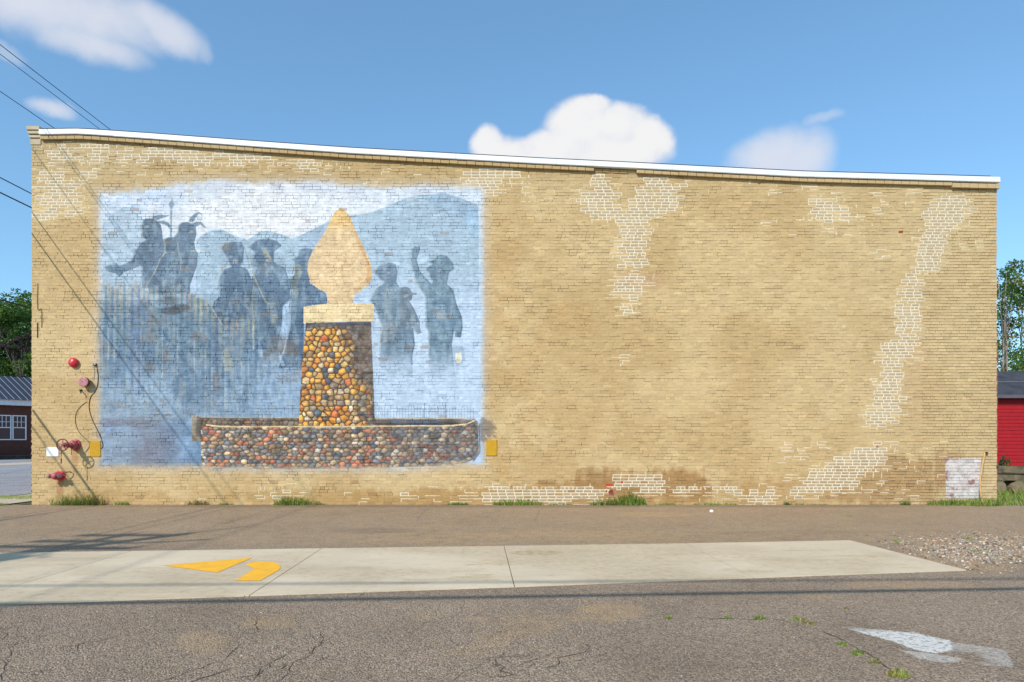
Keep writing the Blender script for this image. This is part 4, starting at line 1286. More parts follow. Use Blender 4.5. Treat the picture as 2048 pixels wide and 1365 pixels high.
def blades(m, n, rx, ry, h, r, lean=.5, w=.008, broad=False):
    for k in range(n):
        a = r.uniform(0, 6.283); q = math.sqrt(r.random())
        x, y = q * rx * math.cos(a), q * ry * math.sin(a)
        hh = h * (.25 + .85 * r.random() ** 1.6) * (1 - .45 * q)
        la = r.uniform(0, 6.283); ln = r.uniform(.1, lean) * hh + q * .25 * hh
        dx, dy = math.cos(la) * ln, math.sin(la) * ln
        if y + dy > ry: dy = -abs(dy)
        ww = w * r.uniform(.6, 1.4)
        px_, py_ = -math.sin(la) * ww, math.cos(la) * ww
        mi = r.choices((0, 1, 2), (5, 2, 3))[0]
        if broad and r.random() < .6:
            # leafy stem: pairs of small oval leaves
            for j in range(r.randint(3, 7)):
                t = (j + 1) / 7; bx, by, bz = x + dx * t, y + dy * t, hh * t
                s = r.uniform(.018, .04); b = r.uniform(0, 6.283); up = r.uniform(-.3, .6) * s
                cx, cy = math.cos(b) * s, math.sin(b) * s
                m.add([(bx, by, bz), (bx + cx * .5 - cy * .35, by + cy * .5 + cx * .35, bz + up * .6), (bx + cx, by + cy, bz + up), (bx + cx * .5 + cy * .35, by + cy * .5 - cx * .35, bz + up * .6)], [(0, 1, 2, 3)], mi)
            m.add([(x - .002, y, 0), (x + .002, y, 0), (x + dx, y + dy, hh)], [(0, 1, 2)], 3)
        else:
            m.add([(x - px_, y - py_, 0), (x + px_, y + py_, 0), (x + dx * .4 + px_ * .8, y + dy * .4 + py_ * .8, hh * .6), (x + dx * .4 - px_ * .8, y + dy * .4 - py_ * .8, hh * .6), (x + dx, y + dy, hh * .95)],
                  [(0, 1, 2, 3), (3, 2, 4)], mi)
def weed(px, py, wpx, h, n, label, group=None, depth=.12, broad=False, mats=None, seed=0, name='weed_clump', lean=.7, wd=.007):
    r = random.Random(seed * 7 + int(px))
    c = gp(px, py)
    if py < 1016: c.y = -depth * .6
    sc = (c.y + D) / F
    h = h * (1.3 if py < 1030 else 1)
    m = MB(); blades(m, int(n * .85), wpx * sc / 2, depth, h, r, lean, wd, broad)
    o = m.build(name, mats or [M_blade, M_blade2, M_blade3, M_dry], loc=c)
    tag(o, label, 'weed', group)
    return o
GRP = 'weeds growing along the foot of the wall'
weed(152, 1010, 92, .34, 380, 'bushy green weed clump under the red fire inlet at the wall foot', GRP, .16, True)
weed(196, 1009, 62, .44, 230, 'tall yellowing weed with seed heads right of the bushy green clump', GRP, .14, True, [M_blade2, M_dry, M_blade, M_dry])
weed(243, 1010, 36, .12, 130, 'small low green weed tuft below the left part of the mural', GRP, .08)
weed(400, 1009, 50, .18, 170, 'brown dried weed clump under the left edge of the painted stone wall', GRP, .08, False, [M_dry, M_blade2, M_dry, M_dry])
weed(452, 1010, 30, .09, 80, 'tiny green weed tuft just right of the brown dried clump', GRP, .06)
weed(580, 1011, 74, .30, 330, 'spiky green grass clump under the painted stone pillar', GRP, .13, lean=1.0)
weed(625, 1011, 40, .14, 120, 'thin yellow green grass fringe beside the spiky clump', GRP, .08, False, [M_blade2, M_blade, M_dry, M_dry])
weed(914, 1012, 44, .09, 190, 'flat dark green weed mat below the right end of the mural', GRP, .09, False, [M_blade3, M_blade, M_blade3, M_dry])
weed(1035, 1013, 104, .19, 560, 'long low yellow green grass clump right of the mural', GRP, .14)
weed(1120, 1011, 50, .06, 120, 'sparse low weeds between the two big grass clumps', GRP, .06)
weed(1215, 1012, 70, .22, 330, 'green weed clump beneath the two bare red bricks', GRP, .13, True)
weed(1262, 1012, 66, .36, 420, 'tallest pointed green grass clump in the middle of the wall foot', GRP, .14, False, lean=.45, wd=.009)
weed(1335, 1013, 44, .09, 110, 'low green weed tuft just right of the tallest grass clump', GRP, .07)
lowweed1 = weed(1440, 1013, 90, .09, 240, 'wide flat green weed strip along the brown stained foot', GRP, .08)
weed(1577, 1011, 12, .13, 60, 'single small dark leafed plant at the wall foot', GRP, .06, True, [M_blade3, M_blade3, M_blade, M_dry])
lowweed2 = weed(1625, 1012, 80, .06, 120, 'faint low dry weeds right of the single dark plant', GRP, .06, False, [M_dry, M_blade2, M_blade, M_dry])
weed(1808, 1010, 20, .14, 110, 'round dark green broadleaf plant near the right end of the wall', GRP, .09, True, [M_blade3, M_blade3, M_blade, M_dry])
weed(1912, 1012, 100, .20, 620, 'thick bright green grass under the white bricked up opening', GRP, .16)
weed(1985, 1015, 80, .26, 560, 'thick green grass at the right corner of the building', GRP, .28)
for o in (lowweed1, lowweed2): o['kind'] = 'stuff'
GR2 = 'small weeds in the cracks of the asphalt'
weed(1457, 1237, 14, .035, 26, 'leftmost small weed tuft in the asphalt crack', GR2, .05)
weed(1520, 1238, 26, .05, 60, 'small green weed tuft, second from the left in the crack', GR2, .05)
weed(1596, 1240, 26, .045, 60, 'green and brown weed tuft where the crack bends', GR2, .05, mats=[M_blade, M_dry, M_blade2, M_dry])
weed(1618, 1248, 26, .04, 50, 'brown dried tuft just right of the crack bend', GR2, .05, mats=[M_dry, M_dry, M_blade2, M_dry])
weed(1684, 1290, 20, .04, 40, 'green tuft in the lower part of the crack', GR2, .04)
weed(1715, 1308, 28, .05, 60, 'green tuft with pale pebble low in the crack', GR2, .04)
weed(1750, 1326, 26, .04, 50, 'dried tuft low in the crack', GR2, .04, mats=[M_dry, M_blade2, M_blade, M_dry])
weed(1795, 1352, 46, .09, 110, 'straw coloured grass tuft at the bottom edge of the lot', GR2, .06, mats=[M_blade2, M_dry, M_blade, M_dry])
weed(1694, 1219, 14, .03, 30, 'brown tuft at the top of the faded white paint mark', GR2, .04, mats=[M_dry, M_dry, M_blade2, M_dry])
weed(1338, 1237, 14, .035, 36, 'lone little green tuft left of the crack on the sandy patch', GR2, .04)
weed(1795, 1087, 18, .05, 60, 'green weed beside the tip of the concrete strip', GR2, .08)
weed(1698, 1034, 26, .03, 60, 'flat green weed on the asphalt in front of the right wall', GR2, .1)
weed(1790, 1073, 18, .03, 30, 'thin dark weed behind the concrete strip end', GR2, .1)
weed(1938, 1078, 18, .05, 50, 'green weed at the back of the gravel', GR2, .1)
weed(1960, 1104, 24, .05, 60, 'weed growing in the middle of the gravel', GR2, .08)
m = MB(); r = random.Random(53)
for k in range(900):
    x = r.uniform(-12.4, 12.2); y = -abs(r.gauss(0, .16)) - .02
    s_ = r.uniform(.006, .022); a = r.uniform(0, 6.28); c_, n_ = math.cos(a) * s_, math.sin(a) * s_; z = r.uniform(.003, .012)
    m.add([(x - c_, y - n_, z), (x - n_ * .5, y + c_ * .5, z + s_ * .3), (x + c_, y + n_, z), (x + n_ * .5, y - c_ * .5, z + s_ * .1)], [(0, 1, 2, 3)], r.choice((0, 0, 1)))
tag(m.build('leaf_litter', [M_dry, simple('dark_litter', (.09, .07, .05), .3, 30, .9)]), 'dry leaves and dirt crumbs lying along the foot of the painted wall', 'leaf litter', kind='stuff')
# turf fringes
m = MB(); r = random.Random(31)
for k in range(5200):
    x = r.uniform(12.2, 21); y = r.uniform(-.9 - (x - 12) * .06, 7)
    if x < 13 and y < -.4: continue
    h = r.uniform(.06, .2) * (1.5 if y > .5 else 1); a = r.uniform(0, 6.28); l = h * .5; w = .012
    m.add([(x - w, y, -.02), (x + w, y, -.02), (x + math.cos(a) * l, y + math.sin(a) * l, h)], [(0, 1, 2)], r.choices((0, 1, 2), (4, 4, 2))[0])
tag(m.build('grass_verge', [M_blade, M_blade2, M_blade3]), 'rough green and straw grass beside the right end of the building', 'grass', kind='stuff')
m = MB()
for k in range(1500):
    x = r.uniform(-15.3, -13.0); y = r.choice((r.uniform(-.5, .1), r.uniform(1.6, 2.6)))
    if -14.95 < x < -13.2 and y < 1.3 and r.random() < .6: pass
    h = r.uniform(.03, .09); a = r.uniform(0, 6.28); l = h * .6; w = .01
    m.add([(x - w, y, -.02), (x + w, y, -.02), (x + math.cos(a) * l, y + math.sin(a) * l, h)], [(0, 1, 2)], r.choices((0, 1, 2), (4, 3, 2))[0])
tag(m.build('grass_fringe', [M_blade, M_blade2, M_blade3]), 'thin grass between street and pavement at the left corner', 'grass', kind='stuff')

# trees -------------------------------------------------------------
M_bark = simple('bark', (.14, .11, .085), .3, 6, .9, dist=.03)
M_barkp = simple('pale_bark', (.34, .29, .24), .3, 6, .9, dist=.03)
M_leafA = leafmat('leaves_deep_green', (.035, .085, .018), (.10, .19, .04))
M_leafB = leafmat('leaves_fresh_green', (.07, .15, .025), (.19, .30, .06))
M_leafC = leafmat('leaves_turning', (.12, .13, .03), (.36, .24, .06))
M_leafP = leafmat('leaves_dull_purple', (.06, .045, .045), (.12, .09, .08))
def tree(name, loc, H, crown_r, crown_h, label, group, mats, nclump=60, nleaf=90, leaf=.22, trunk_r=.25, bark=None, seed=0, base=.35, pw=None, multi=1):
    r = random.Random(seed)
    root = empty(name, loc); tag(root, label, 'tree', group)
    tm = MB(); clumps = []
    for mt in range(multi):
        bx, by = (r.uniform(-1, 1) * crown_r * .5, r.uniform(-1, 1) * crown_r * .5) if multi > 1 else (0, 0)
        path = [Vector((bx, by, -.1))]
        for k in range(1, 7):
            path.append(path[-1] + Vector((r.uniform(-.25, .25), r.uniform(-.25, .25), H * .92 / 6)))
        tm.tube(path, 0, 7, radii=[trunk_r * (1 - .85 * k / 6) for k in range(7)])
        for k in range(nclump // multi):
            t = base + (1 - base) * r.random() ** .8
            # rounded crown profile
            u = (t - base) / (1 - base)
            rad = crown_r * math.sqrt(max(.04, math.sin(math.pi * min(.97, .12 + .82 * u)))) * r.uniform(.25, 1.0)
            a = r.uniform(0, 6.283)
            p0 = path[min(6, int(t * .8 * 6))]
            c = Vector((bx + rad * math.cos(a), by + rad * math.sin(a), H * t + r.uniform(-.4, .4)))
            clumps.append(c)
            if k % 3 == 0:
                mid = p0.lerp(c, .5) + Vector((0, 0, -.25))
                tm.tube([p0, mid, c], 0, 5, radii=[trunk_r * .3, trunk_r * .18, .02])
    tm.build('trunk', bark or M_bark, root, smooth=True)
    V = []; mi = []
    rn = np.random.default_rng(seed + 100)
    for c in clumps:
        n = int(nleaf * r.uniform(.5, 1.4)); cs = crown_r * r.uniform(.16, .30)
        ctr = rn.normal(0, 1, (n, 3)); ctr /= np.linalg.norm(ctr, axis=1)[:, None]; ctr *= cs * rn.uniform(.35, 1, (n, 1)) ** .5
        ctr[:, 2] *= .75
        ctr += np.array(c)
        d1 = rn.normal(0, 1, (n, 3)); d1 /= np.linalg.norm(d1, axis=1)[:, None]
        d2 = np.cross(d1, rn.normal(0, 1, (n, 3))); d2 /= np.linalg.norm(d2, axis=1)[:, None]
        s = leaf * rn.uniform(.6, 1.3, (n, 1))
        q = np.stack([ctr - d1 * s * .5, ctr + d2 * s * .3, ctr + d1 * s * .5, ctr - d2 * s * .3], 1)
        V.append(q.reshape(-1, 3)); mm = r.choices(range(len(mats)), pw or [1] * len(mats))[0]
        mi += [mm] * n
    Vv = np.concatenate(V); Q = np.arange(len(Vv)).reshape(-1, 4)
    me = np_mesh('crown', Vv, Q, mats); me.polygons.foreach_set('material_index', mi)
    link('crown', me, root)
    return root
def at(px, zc, z=0.0): return ((px - 1024) / F * zc, zc - D, z)
GT = 'trees behind the house across the street'
tree('broadleaf_tree', at(66, 86), 20.3, 6.0, 12, 'tallest dark green tree beside the building corner, behind the metal roofed house', GT, [M_leafA, M_leafB], 110, 190, .34, .35, seed=1, base=.1)
tree('broadleaf_tree', at(24, 80), 18.2, 5.0, 12, 'round bright green tree rising behind the middle of the metal roof', GT, [M_leafB, M_leafA], 110, 190, .32, .35, seed=2, base=.1)
tree('broadleaf_tree', at(-22, 84), 18.4, 5.2, 12, 'green tree at the left edge of the picture behind the house', GT, [M_leafA, M_leafB], 110, 180, .34, .35, seed=3, base=.1)
tree('broadleaf_tree', at(-75, 88), 18, 5.6, 12, 'green tree partly out of the picture at far left', GT, [M_leafA, M_leafB], 80, 150, .36, .35, seed=4, base=.15)
tree('purple_leaf_tree', at(34, 73), 13.4, 1.5, 3, 'small dark purplish tree in front of the green ones', GT, [M_leafP], 20, 110, .24, .16, seed=5, base=.84)
GT2 = 'thin trees behind the red shed'
tree('thin_tree', at(2016, 62), 18.2, 3.4, 12, 'thin tall tree with pale trunk close to the building edge', GT2, [M_leafB, M_leafA, M_leafC], 66, 75, .25, .16, M_barkp, 6, .35, (5, 3, 3), multi=3)
tree('thin_tree', at(2052, 66), 18.0, 3.6, 12, 'thin tall tree with orange turning leaves at the right picture edge', GT2, [M_leafC, M_leafB, M_leafA], 63, 70, .26, .16, M_barkp, 7, .25, (5, 4, 3), multi=2)
tree('thin_tree', at(2000, 70), 17.0, 3.2, 12, 'thin green tree half hidden behind the building edge', GT2, [M_leafA, M_leafB], 34, 45, .26, .15, M_bark, 8, .2, multi=2)
tree('thin_tree', at(2095, 64), 17.5, 4.0, 12, 'thin green tree outside the right picture edge', GT2, [M_leafA, M_leafB], 60, 70, .3, .15, M_barkp, 9, .2, multi=2)
def shrub(name, loc, rx, h, label, mats, n, leaf, seed):
    rn = np.random.default_rng(seed)
    root = empty(name, loc); tag(root, label, 'shrub')
    c = rn.normal(0, 1, (n, 3)); c /= np.linalg.norm(c, axis=1)[:, None]; c *= rn.uniform(.3, 1, (n, 1)) ** .4
    c[:, 0] *= rx; c[:, 1] *= rx * .5; c[:, 2] = np.abs(c[:, 2]) * h * (1 + .25 * np.sin(c[:, 0] * 3 / rx * 2))
    d1 = rn.normal(0, 1, (n, 3)); d1 /= np.linalg.norm(d1, axis=1)[:, None]; d2 = np.cross(d1, rn.normal(0, 1, (n, 3))); d2 /= np.linalg.norm(d2, axis=1)[:, None]
    s = leaf * rn.uniform(.6, 1.3, (n, 1))
    q = np.stack([c - d1 * s * .5, c + d2 * s * .3, c + d1 * s * .5, c - d2 * s * .3], 1).reshape(-1, 3)
    me = np_mesh('foliage', q, np.arange(len(q)).reshape(-1, 4), mats); me.polygons.foreach_set('material_index', rn.integers(0, len(mats), n).astype(np.int32))
    link('foliage', me, root)
    m = MB()
    for k in range(5): m.tube([(0, 0, 0), (rn.uniform(-.5, .5) * rx, rn.uniform(-.2, .2) * rx, h * .6)], .02, 5)
    m.build('stem', M_bark, root); return root
shrub('hedge', at(2030, 56), 6.0, 8.6, 'dark green undergrowth behind the red shed roof', [M_leafA, M_leafB], 7000, .3, 3)
shrub('shrub', at(2004, 26), .55, .95, 'low blue green shrub at the foot of the red shed', [leafmat('leaves_blue_green', (.03, .09, .06), (.07, .16, .11)), M_leafA], 700, .12, 4)

# =================================================================== HOUSE ACROSS THE STREET
th = math.radians(55)
house = empty('brick_house', at(30, 57), th); tag(house, 'dark brick house with black metal roof and white windows across the street', 'building')
M_hbrick = sidebrick('brown_brick', (.13, .045, .03), (.09, .035, .025), (.10, .06, .05))
M_hroof = simple('black_metal_roof', (.025, .025, .035), .2, 1, .4, bump=0, spec=.5)
M_seam = simple('roof_seam_grey', (.19, .20, .24), .1, 1, .4, bump=0)
M_wf = simple('white_frame_paint', (.75, .76, .78), .05, 3, .5, bump=0)
M_glass = NT('window_glass').done((.05, .06, .07), .08, spec=.8)
M_curt = simple('curtain', (.30, .32, .33), .2, 8, .9)
U0, U1 = -14.0, 9.0; EH = 5.15
m = MB(); m.box((U0, 0, -.2), (U1, 9, EH)); m.build('wall', M_hbrick, house)
m = MB(); m.box((U0 - .4, -.5, EH - .46), (U1 + .4, 9.5, EH + .02)); m.build('cornice', M_wf, house)
RH, RD = 2.45, 5.0
m = MB(); m.add([(U0 - .5, -.7, EH + .02), (U1 + .5, -.7, EH + .02), (U1 + .5, RD, EH + RH), (U0 - .5, RD, EH + RH), (U0 - .5, 10.4, EH + .02), (U1 + .5, 10.4, EH + .02)], [(0, 1, 2, 3), (3, 2, 5, 4), (0, 3, 4), (1, 5, 2)])
roof_o = m.build('roof', M_hroof, house)
sm = MB(); sl_ = RH / (RD + .7)
sm.tube([(0, -.7, EH + .04), (0, RD, EH + RH + .02)], .035, 4); seam_me = sm.mesh('roof_seam', M_seam)
for k in range(46):
    link('roof_seam', seam_me, roof_o, (U0 + .25 + k * .5, 0, 0))
def window(u0, u1, z0, z1):
    fr = .09
    m = MB()
    m.box((u0 - fr, -.07, z0 - fr), (u1 + fr, .02, z0)); m.box((u0 - fr, -.07, z1), (u1 + fr, .02, z1 + fr)); m.box((u0 - fr, -.068, z0), (u0, .02, z1)); m.box((u1, -.068, z0), (u1 + fr, .02, z1))
    zm = (z0 + z1) / 2
    m.box((u0, -.05, zm - .04), (u1, .01, zm + .04))
    w = m.build('window', M_wf, house)
    g = MB(); g.box((u0, -.012, z0), (u1, .001, z1)); g.build('pane', M_glass, w)
    c = MB()
    for k in (1, 2): c.box((u0 + (u1 - u0) * k / 3 - .02, -.035, zm + .04), (u0 + (u1 - u0) * k / 3 + .02, -.013, z1))
    c.box((u0, -.033, (zm + z1) / 2 - .02), (u1, -.014, (zm + z1) / 2 + .02)); c.build('muntin', M_wf, w)
for u in (-1.22, -.12): window(u, u + .86, 1.75, 3.75)
for u in (-5.2, -4.1, -9.2, -8.1, 3.5, 4.6): window(u, u + .86, 1.75, 3.75)
m = MB(); m.box((U0 - 1, -1.5, -.03), (U1 + 1, -.01, .32)); strip_m = simple('dark_strip', (.035, .04, .04), .4, 3, .9)  # low dark strip along the foot of the house front
m.build('dark_foot_strip', strip_m, house)
sheet('far_pavement', [(-36.5, -60), (-33.5, -60), (-33.5, 200), (-36.5, 200)], .0, M_conc2)
sheet('far_lot', [(-80, 20), (-36.5, 20), (-36.5, 60), (-80, 60)], -.004, M_road)

# =================================================================== RED SHED, LOG BENCH
shed = empty('red_shed', at(2040, 42)); tag(shed, 'low bright red boarded shed with a dark grey roof behind the right corner', 'shed')
M_red = simple('red_board_paint', srgb((162, 24, 32)), .10, 4, .6, bump=.05)
sx0, sx1 = -3.5, 14.0; hs = (935 - 790) / F * 42
ztop = CH + (880 - 790) / F * 42
m = MB(); m.box((sx0, .03, -.2), (sx1, 6, ztop)); m.build('wall', M_red, shed)
nbd = 20; bh = ztop / nbd
bm_ = MB(); bm_.add([(sx0 - .02, -.035, 0), (sx1 + .02, -.035, 0), (sx1 + .02, -.008, bh), (sx0 - .02, -.008, bh), (sx0 - .02, .02, 0), (sx1 + .02, .02, 0)], [(0, 1, 2, 3), (4, 5, 1, 0)])
bme = bm_.mesh('siding_board', M_red)
for k in range(nbd): link('siding_board', bme, shed, (0, 0, k * bh))
M_sroof = simple('grey_sheet_roof', (.06, .06, .07), .3, 1.2, .7, c2=(.035, .035, .042), spec=.15)
zr_ = CH + (880 - 747) / F * 45
m = MB(); m.add([(sx0 - .4, -.45, ztop - .02), (sx1 + .4, -.45, ztop - .02), (sx1 + .4, 3, zr_ + .15), (sx0 - .4, 3, zr_ + .15), (sx0 - .4, -.45, ztop - .14), (sx1 + .4, -.45, ztop - .14), (sx1 + .4, 6.6, ztop), (sx0 - .4, 6.6, ztop)],
                [(0, 1, 2, 3), (4, 5, 1, 0), (3, 2, 6, 7)])
m.build('roof', M_sroof, shed)
m = MB(); m.box((sx0 - .42, -.47, ztop - .24), (sx1 + .42, -.44, ztop - .03)); m.build('fascia', M_edge, shed)
m = MB(); m.tube([(sx0 - .4, 1.2, ztop + (zr_ + .15 - ztop) * .5), (sx1 + .4, 1.3, ztop + (zr_ + .15 - ztop) * .52)], .03, 5); m.build('roof_batten', M_seam, shed)

M_log = simple('weathered_log', (.20, .15, .095), .35, 5, .9, dist=.02, c2=(.08, .065, .04))
M_logend = simple('log_end', (.26, .20, .13), .25, 12, .9)
lb = empty('log_bench', at(2030, 20.5)); tag(lb, 'rough log bench with a thick mossy slab on round stumps in the grass', 'bench')
m = MB(); m.box((-.75, -.22, .42), (1.3, .22, .62)); o = m.build('seat', M_log, lb)
m = MB(); m.box((-.78, -.30, .66), (1.3, -.12, .86), Matrix.Rotation(.02, 4, 'Y')); o = m.build('plank', M_log, lb)
for x in (-.05, .75, -.62):
    m = MB(); m.tube([(x, -.2, .2), (x, .25, .2)], .2, 14); m.build('stump', M_logend, lb, smooth=False)

# =================================================================== FITTINGS ON THE WALL
def metal(name, c, rough=.45, var=.2, sc=14, c2=None, spec=.5):
    return simple(name, c, var, sc, rough, 0.0, .15, c2, spec, .004)
M_redp = metal('fire_red_enamel', (.62, .03, .04), .28, .15)
M_redf = metal('faded_red_enamel', (.45, .10, .11), .5, .3, c2=(.22, .035, .04))
M_pink = metal('chalky_pink_red', (.50, .22, .22), .7, .25)
M_rust = metal('rusty_iron', (.10, .05, .035), .8, .4)
M_iron = metal('dark_red_iron', (.14, .02, .025), .5, .3)
M_dark = metal('black_iron', (.03, .028, .028), .6, .2)
M_chrome = NT('dull_brass_cap').done((.62, .6, .57), .3, metal=.8)
M_wire = metal('brown_cable', (.07, .045, .03), .7, .2)
RY = Matrix.Rotation(math.radians(90), 4, 'X')       # local +Z -> world -Y
def out(x, z, y=0.0): return Matrix.Translation((x, y, z)) @ RY

# red bell
bp = wp(149, 726, 0)
bell = empty('alarm_bell', (bp.x, 0, bp.z)); tag(bell, 'round glossy red alarm bell on the tan wall left of the mural', 'bell')
m = MB(); m.lathe([(.05, -.005), (.05, .035)], RY); m.build('base', M_dark, bell, smooth=False)
m = MB(); m.lathe([(.125, .03), (.127, .045), (.118, .075), (.092, .10), (.055, .118), (.02, .124), (.001, .125)], RY, 28); m.build('gong', M_redp, bell, smooth=True)
m = MB(); m.lathe([(.012, .12), (.012, .136), (.001, .138)], RY, 10); m.build('bolt', M_chrome, bell)
# water motor gong
bp = wp(174, 765, 0)
g2 = empty('water_motor_gong', (bp.x, 0, bp.z)); tag(g2, 'faded pinkish drum gong below the glossy red bell', 'gong')
m = MB(); m.lathe([(.07, -.005), (.07, .05), (.11, .06), (.125, .08), (.125, .150)], RY, 28); m.build('drum', M_iron, g2)
m = MB(); m.lathe([(.129, .150), (.130, .162), (.10, .170), (.04, .171), (.001, .171)], RY, 28); m.build('gong', M_pink, g2, smooth=False)
m = MB(); m.lathe([(.009, .17), (.009, .18), (.001, .181)], RY, 8); m.build('bolt', M_dark, g2)
# bent drain pipe below gong
bp = wp(163, 781, 0)
pz = empty('drain_elbow', (bp.x, 0, bp.z)); tag(pz, 'short bent black pipe poking out of the wall under the drum gong', 'pipe')
m = MB(); m.tube(catmull([(0, .02, 0), (.0, -.06, .0), (.02, -.10, -.01), (.05, -.11, -.05), (.06, -.11, -.09)], 5), .016, 8); m.build('pipe', M_dark, pz, smooth=True)
m = MB(); m.lathe([(.03, -.005), (.03, .01)], RY, 12); m.build('flange', M_dark, pz)
# bracket with wires
bp = wp(190, 730, 0)
br = empty('cable_bracket', (bp.x, 0, bp.z)); tag(br, 'small black cable clamp at the left edge of the mural', 'bracket')
m = MB(); m.box((-.05, -.012, .01), (.0, .002, .03)); m.box((-.03, -.05, -.03), (.05, .002, .0)); m.box((.03, -.03, -.001), (.05, .002, .035)); m.build('clamp', M_dark, br)
m = MB(); m.box((-.015, -.035, .002), (.03, -.004, .02)); m.build('insulator', M_chrome, br)
def wirething(name, pts, r, label, y=-.012, mat=None, grp=None):
    P = [wp(a, b_, 0) for a, b_ in pts]; P = [Vector((p.x, y, p.z)) for p in P]
    o0 = P[0].copy()
    m = MB(); m.tube([p - o0 for p in catmull(P, 6)], r, 5)
    o = m.build(name, mat or M_wire, loc=o0); tag(o, label, 'cable', grp); return o
wirething('loose_cable', [(194, 734), (196.5, 752), (195.5, 770), (190, 784), (182, 794), (179, 806), (179.5, 822), (186, 842), (195, 860), (203, 878), (206, 893), (201, 897.5), (191, 894), (181, 886)], .008,
          'long brown cable looping down from the clamp to the yellow plate')
wirething('loose_cable', [(190, 734), (189, 752), (188, 760)], .004, 'short thin wire hanging straight below the clamp')
wirething('loose_cable', [(174, 804), (163, 812), (154, 824), (151, 842), (156, 860), (166, 873), (178, 884), (179.5, 892), (175, 900), (171, 905)], .006,
          'thin brown cable bowing left between the drum gong and the yellow plate')
wirething('wall_conduit', [(76, 568), (76, 618), (83, 618.5), (84, 640), (84, 655)], .006, 'thin dark conduit on the far left edge of the wall', mat=M_rust)
wirething('wall_conduit', [(75.5, 646), (75.5, 676)], .011, 'short rusty pipe end below the thin conduit', mat=M_rust)

# valve with hand wheel
bx = wp(149, 890, -.05)
vx, vz = bx.x, bx.z
val = empty('hand_wheel_valve', (vx, 0, vz)); tag(val, 'red wall valve with a spoked hand wheel sticking out of the wall', 'valve')
m = MB(); m.lathe([(.14, -.005), (.145, .02), (.13, .045), (.11, .05)], RY, 24); m.lathe([(.11, .05), (.115, .11), (.09, .17), (.06, .19)], RY, 24); m.build('body', M_redf, val, smooth=True)
m = MB()
for k in range(6):
    a = k * math.pi / 3; m.lathe([(.013, .04), (.013, .062)], Matrix.Translation((.12 * math.cos(a), 0, .12 * math.sin(a))) @ RY, 6)
m.build('flange_bolts', M_redp, val)
m = MB(); m.lathe([(.055, .18), (.055, .26), (.075, .262), (.078, .30), (.058, .31), (.055, .44), (.035, .46)], RY, 16); m.build('bonnet', M_redf, val, smooth=False)
m = MB(); m.lathe([(.017, .40), (.017, .56)], RY, 8); m.lathe([(.035, .485), (.035, .52)], RY, 12); m.build('stem', M_pink, val)
wh_y = -.50
MW_ = Matrix.Translation((0, wh_y, .0)) @ RY
m = MB(); m.torus(MW_, .145, .014, 32, 8); wheel = m.build('hand_wheel', M_iron, val, smooth=True)
m = MB()
for k in range(5):
    a = k * 2 * math.pi / 5 + .3
    m.tube([(0, wh_y - .0, 0), (.07 * math.cos(a), wh_y + .012, .07 * math.sin(a)), (.142 * math.cos(a), wh_y, .142 * math.sin(a))], .011, 6)
m.build('spokes', M_redf, wheel, smooth=True)
# chains hanging from it
def chain(m, p, n, s=.02):
    for k in range(n):
        T = Matrix.Translation((p[0], p[1], p[2] - k * s * 1.5)) @ Matrix.Rotation(math.pi / 2, 4, 'X') @ Matrix.Rotation((k % 2) * math.pi / 2, 4, 'Y') @ Matrix.Scale(.6, 4, (1, 0, 0))
        m.torus(T, s, s * .25, 8, 4)
m = MB(); chain(m, (-.03, wh_y, -.12), 7); m.tube([(-.03, wh_y, -.34), (-.035, wh_y, -.47)], .014, 6); m.build('chain', M_rust, val)
m = MB(); chain(m, (.09, -.3, -.05), 8, .018); m.build('chain', M_rust, val)

# two-way fire inlet
bx = wp(118, 952, -.05)
fi = empty('fire_inlet', (bx.x, 0, bx.z)); tag(fi, 'red two way fire hose inlet low on the wall with capped mouths', 'hose inlet')
m = MB(); m.lathe([(.13, -.005), (.135, .015), (.11, .03)], RY, 24); m.build('escutcheon', M_redp, fi, smooth=False)
m = MB(); m.lathe([(.075, .02), (.085, .08), (.10, .16), (.085, .23), (.04, .27), (.001, .275)], RY, 20); m.build('body', M_redf, fi, smooth=True)
for s, mt, ang in ((-1, M_chrome, .35), (1, M_pink, -.2)):
    d = Vector((s * .85, -.5, .12 * (1 if s > 0 else -.1))).normalized()
    c0 = Vector((s * .03, -.16, .0)); M_ = Matrix.Translation(c0) @ d.to_track_quat('Z', 'Y').to_matrix().to_4x4()
    m = MB(); m.lathe([(.05, 0), (.05, .10), (.062, .102), (.062, .13)], M_, 18); o = m.build('inlet', M_redf, fi)
    m = MB(); m.lathe([(.058, .13), (.058, .158), (.02, .165), (.001, .166)], M_, 18)
    m.lathe([(.016, .16), (.016, .185), (.001, .186)], M_, 8); m.build('cap', mt, o)
m = MB(); m.tube([(.16, -.16, .05), (.26, -.12, .10), (.30, -.06, .10), (.31, -.03, .08)], .014, 6); m.build('drain_arm', M_dark, fi, smooth=True)

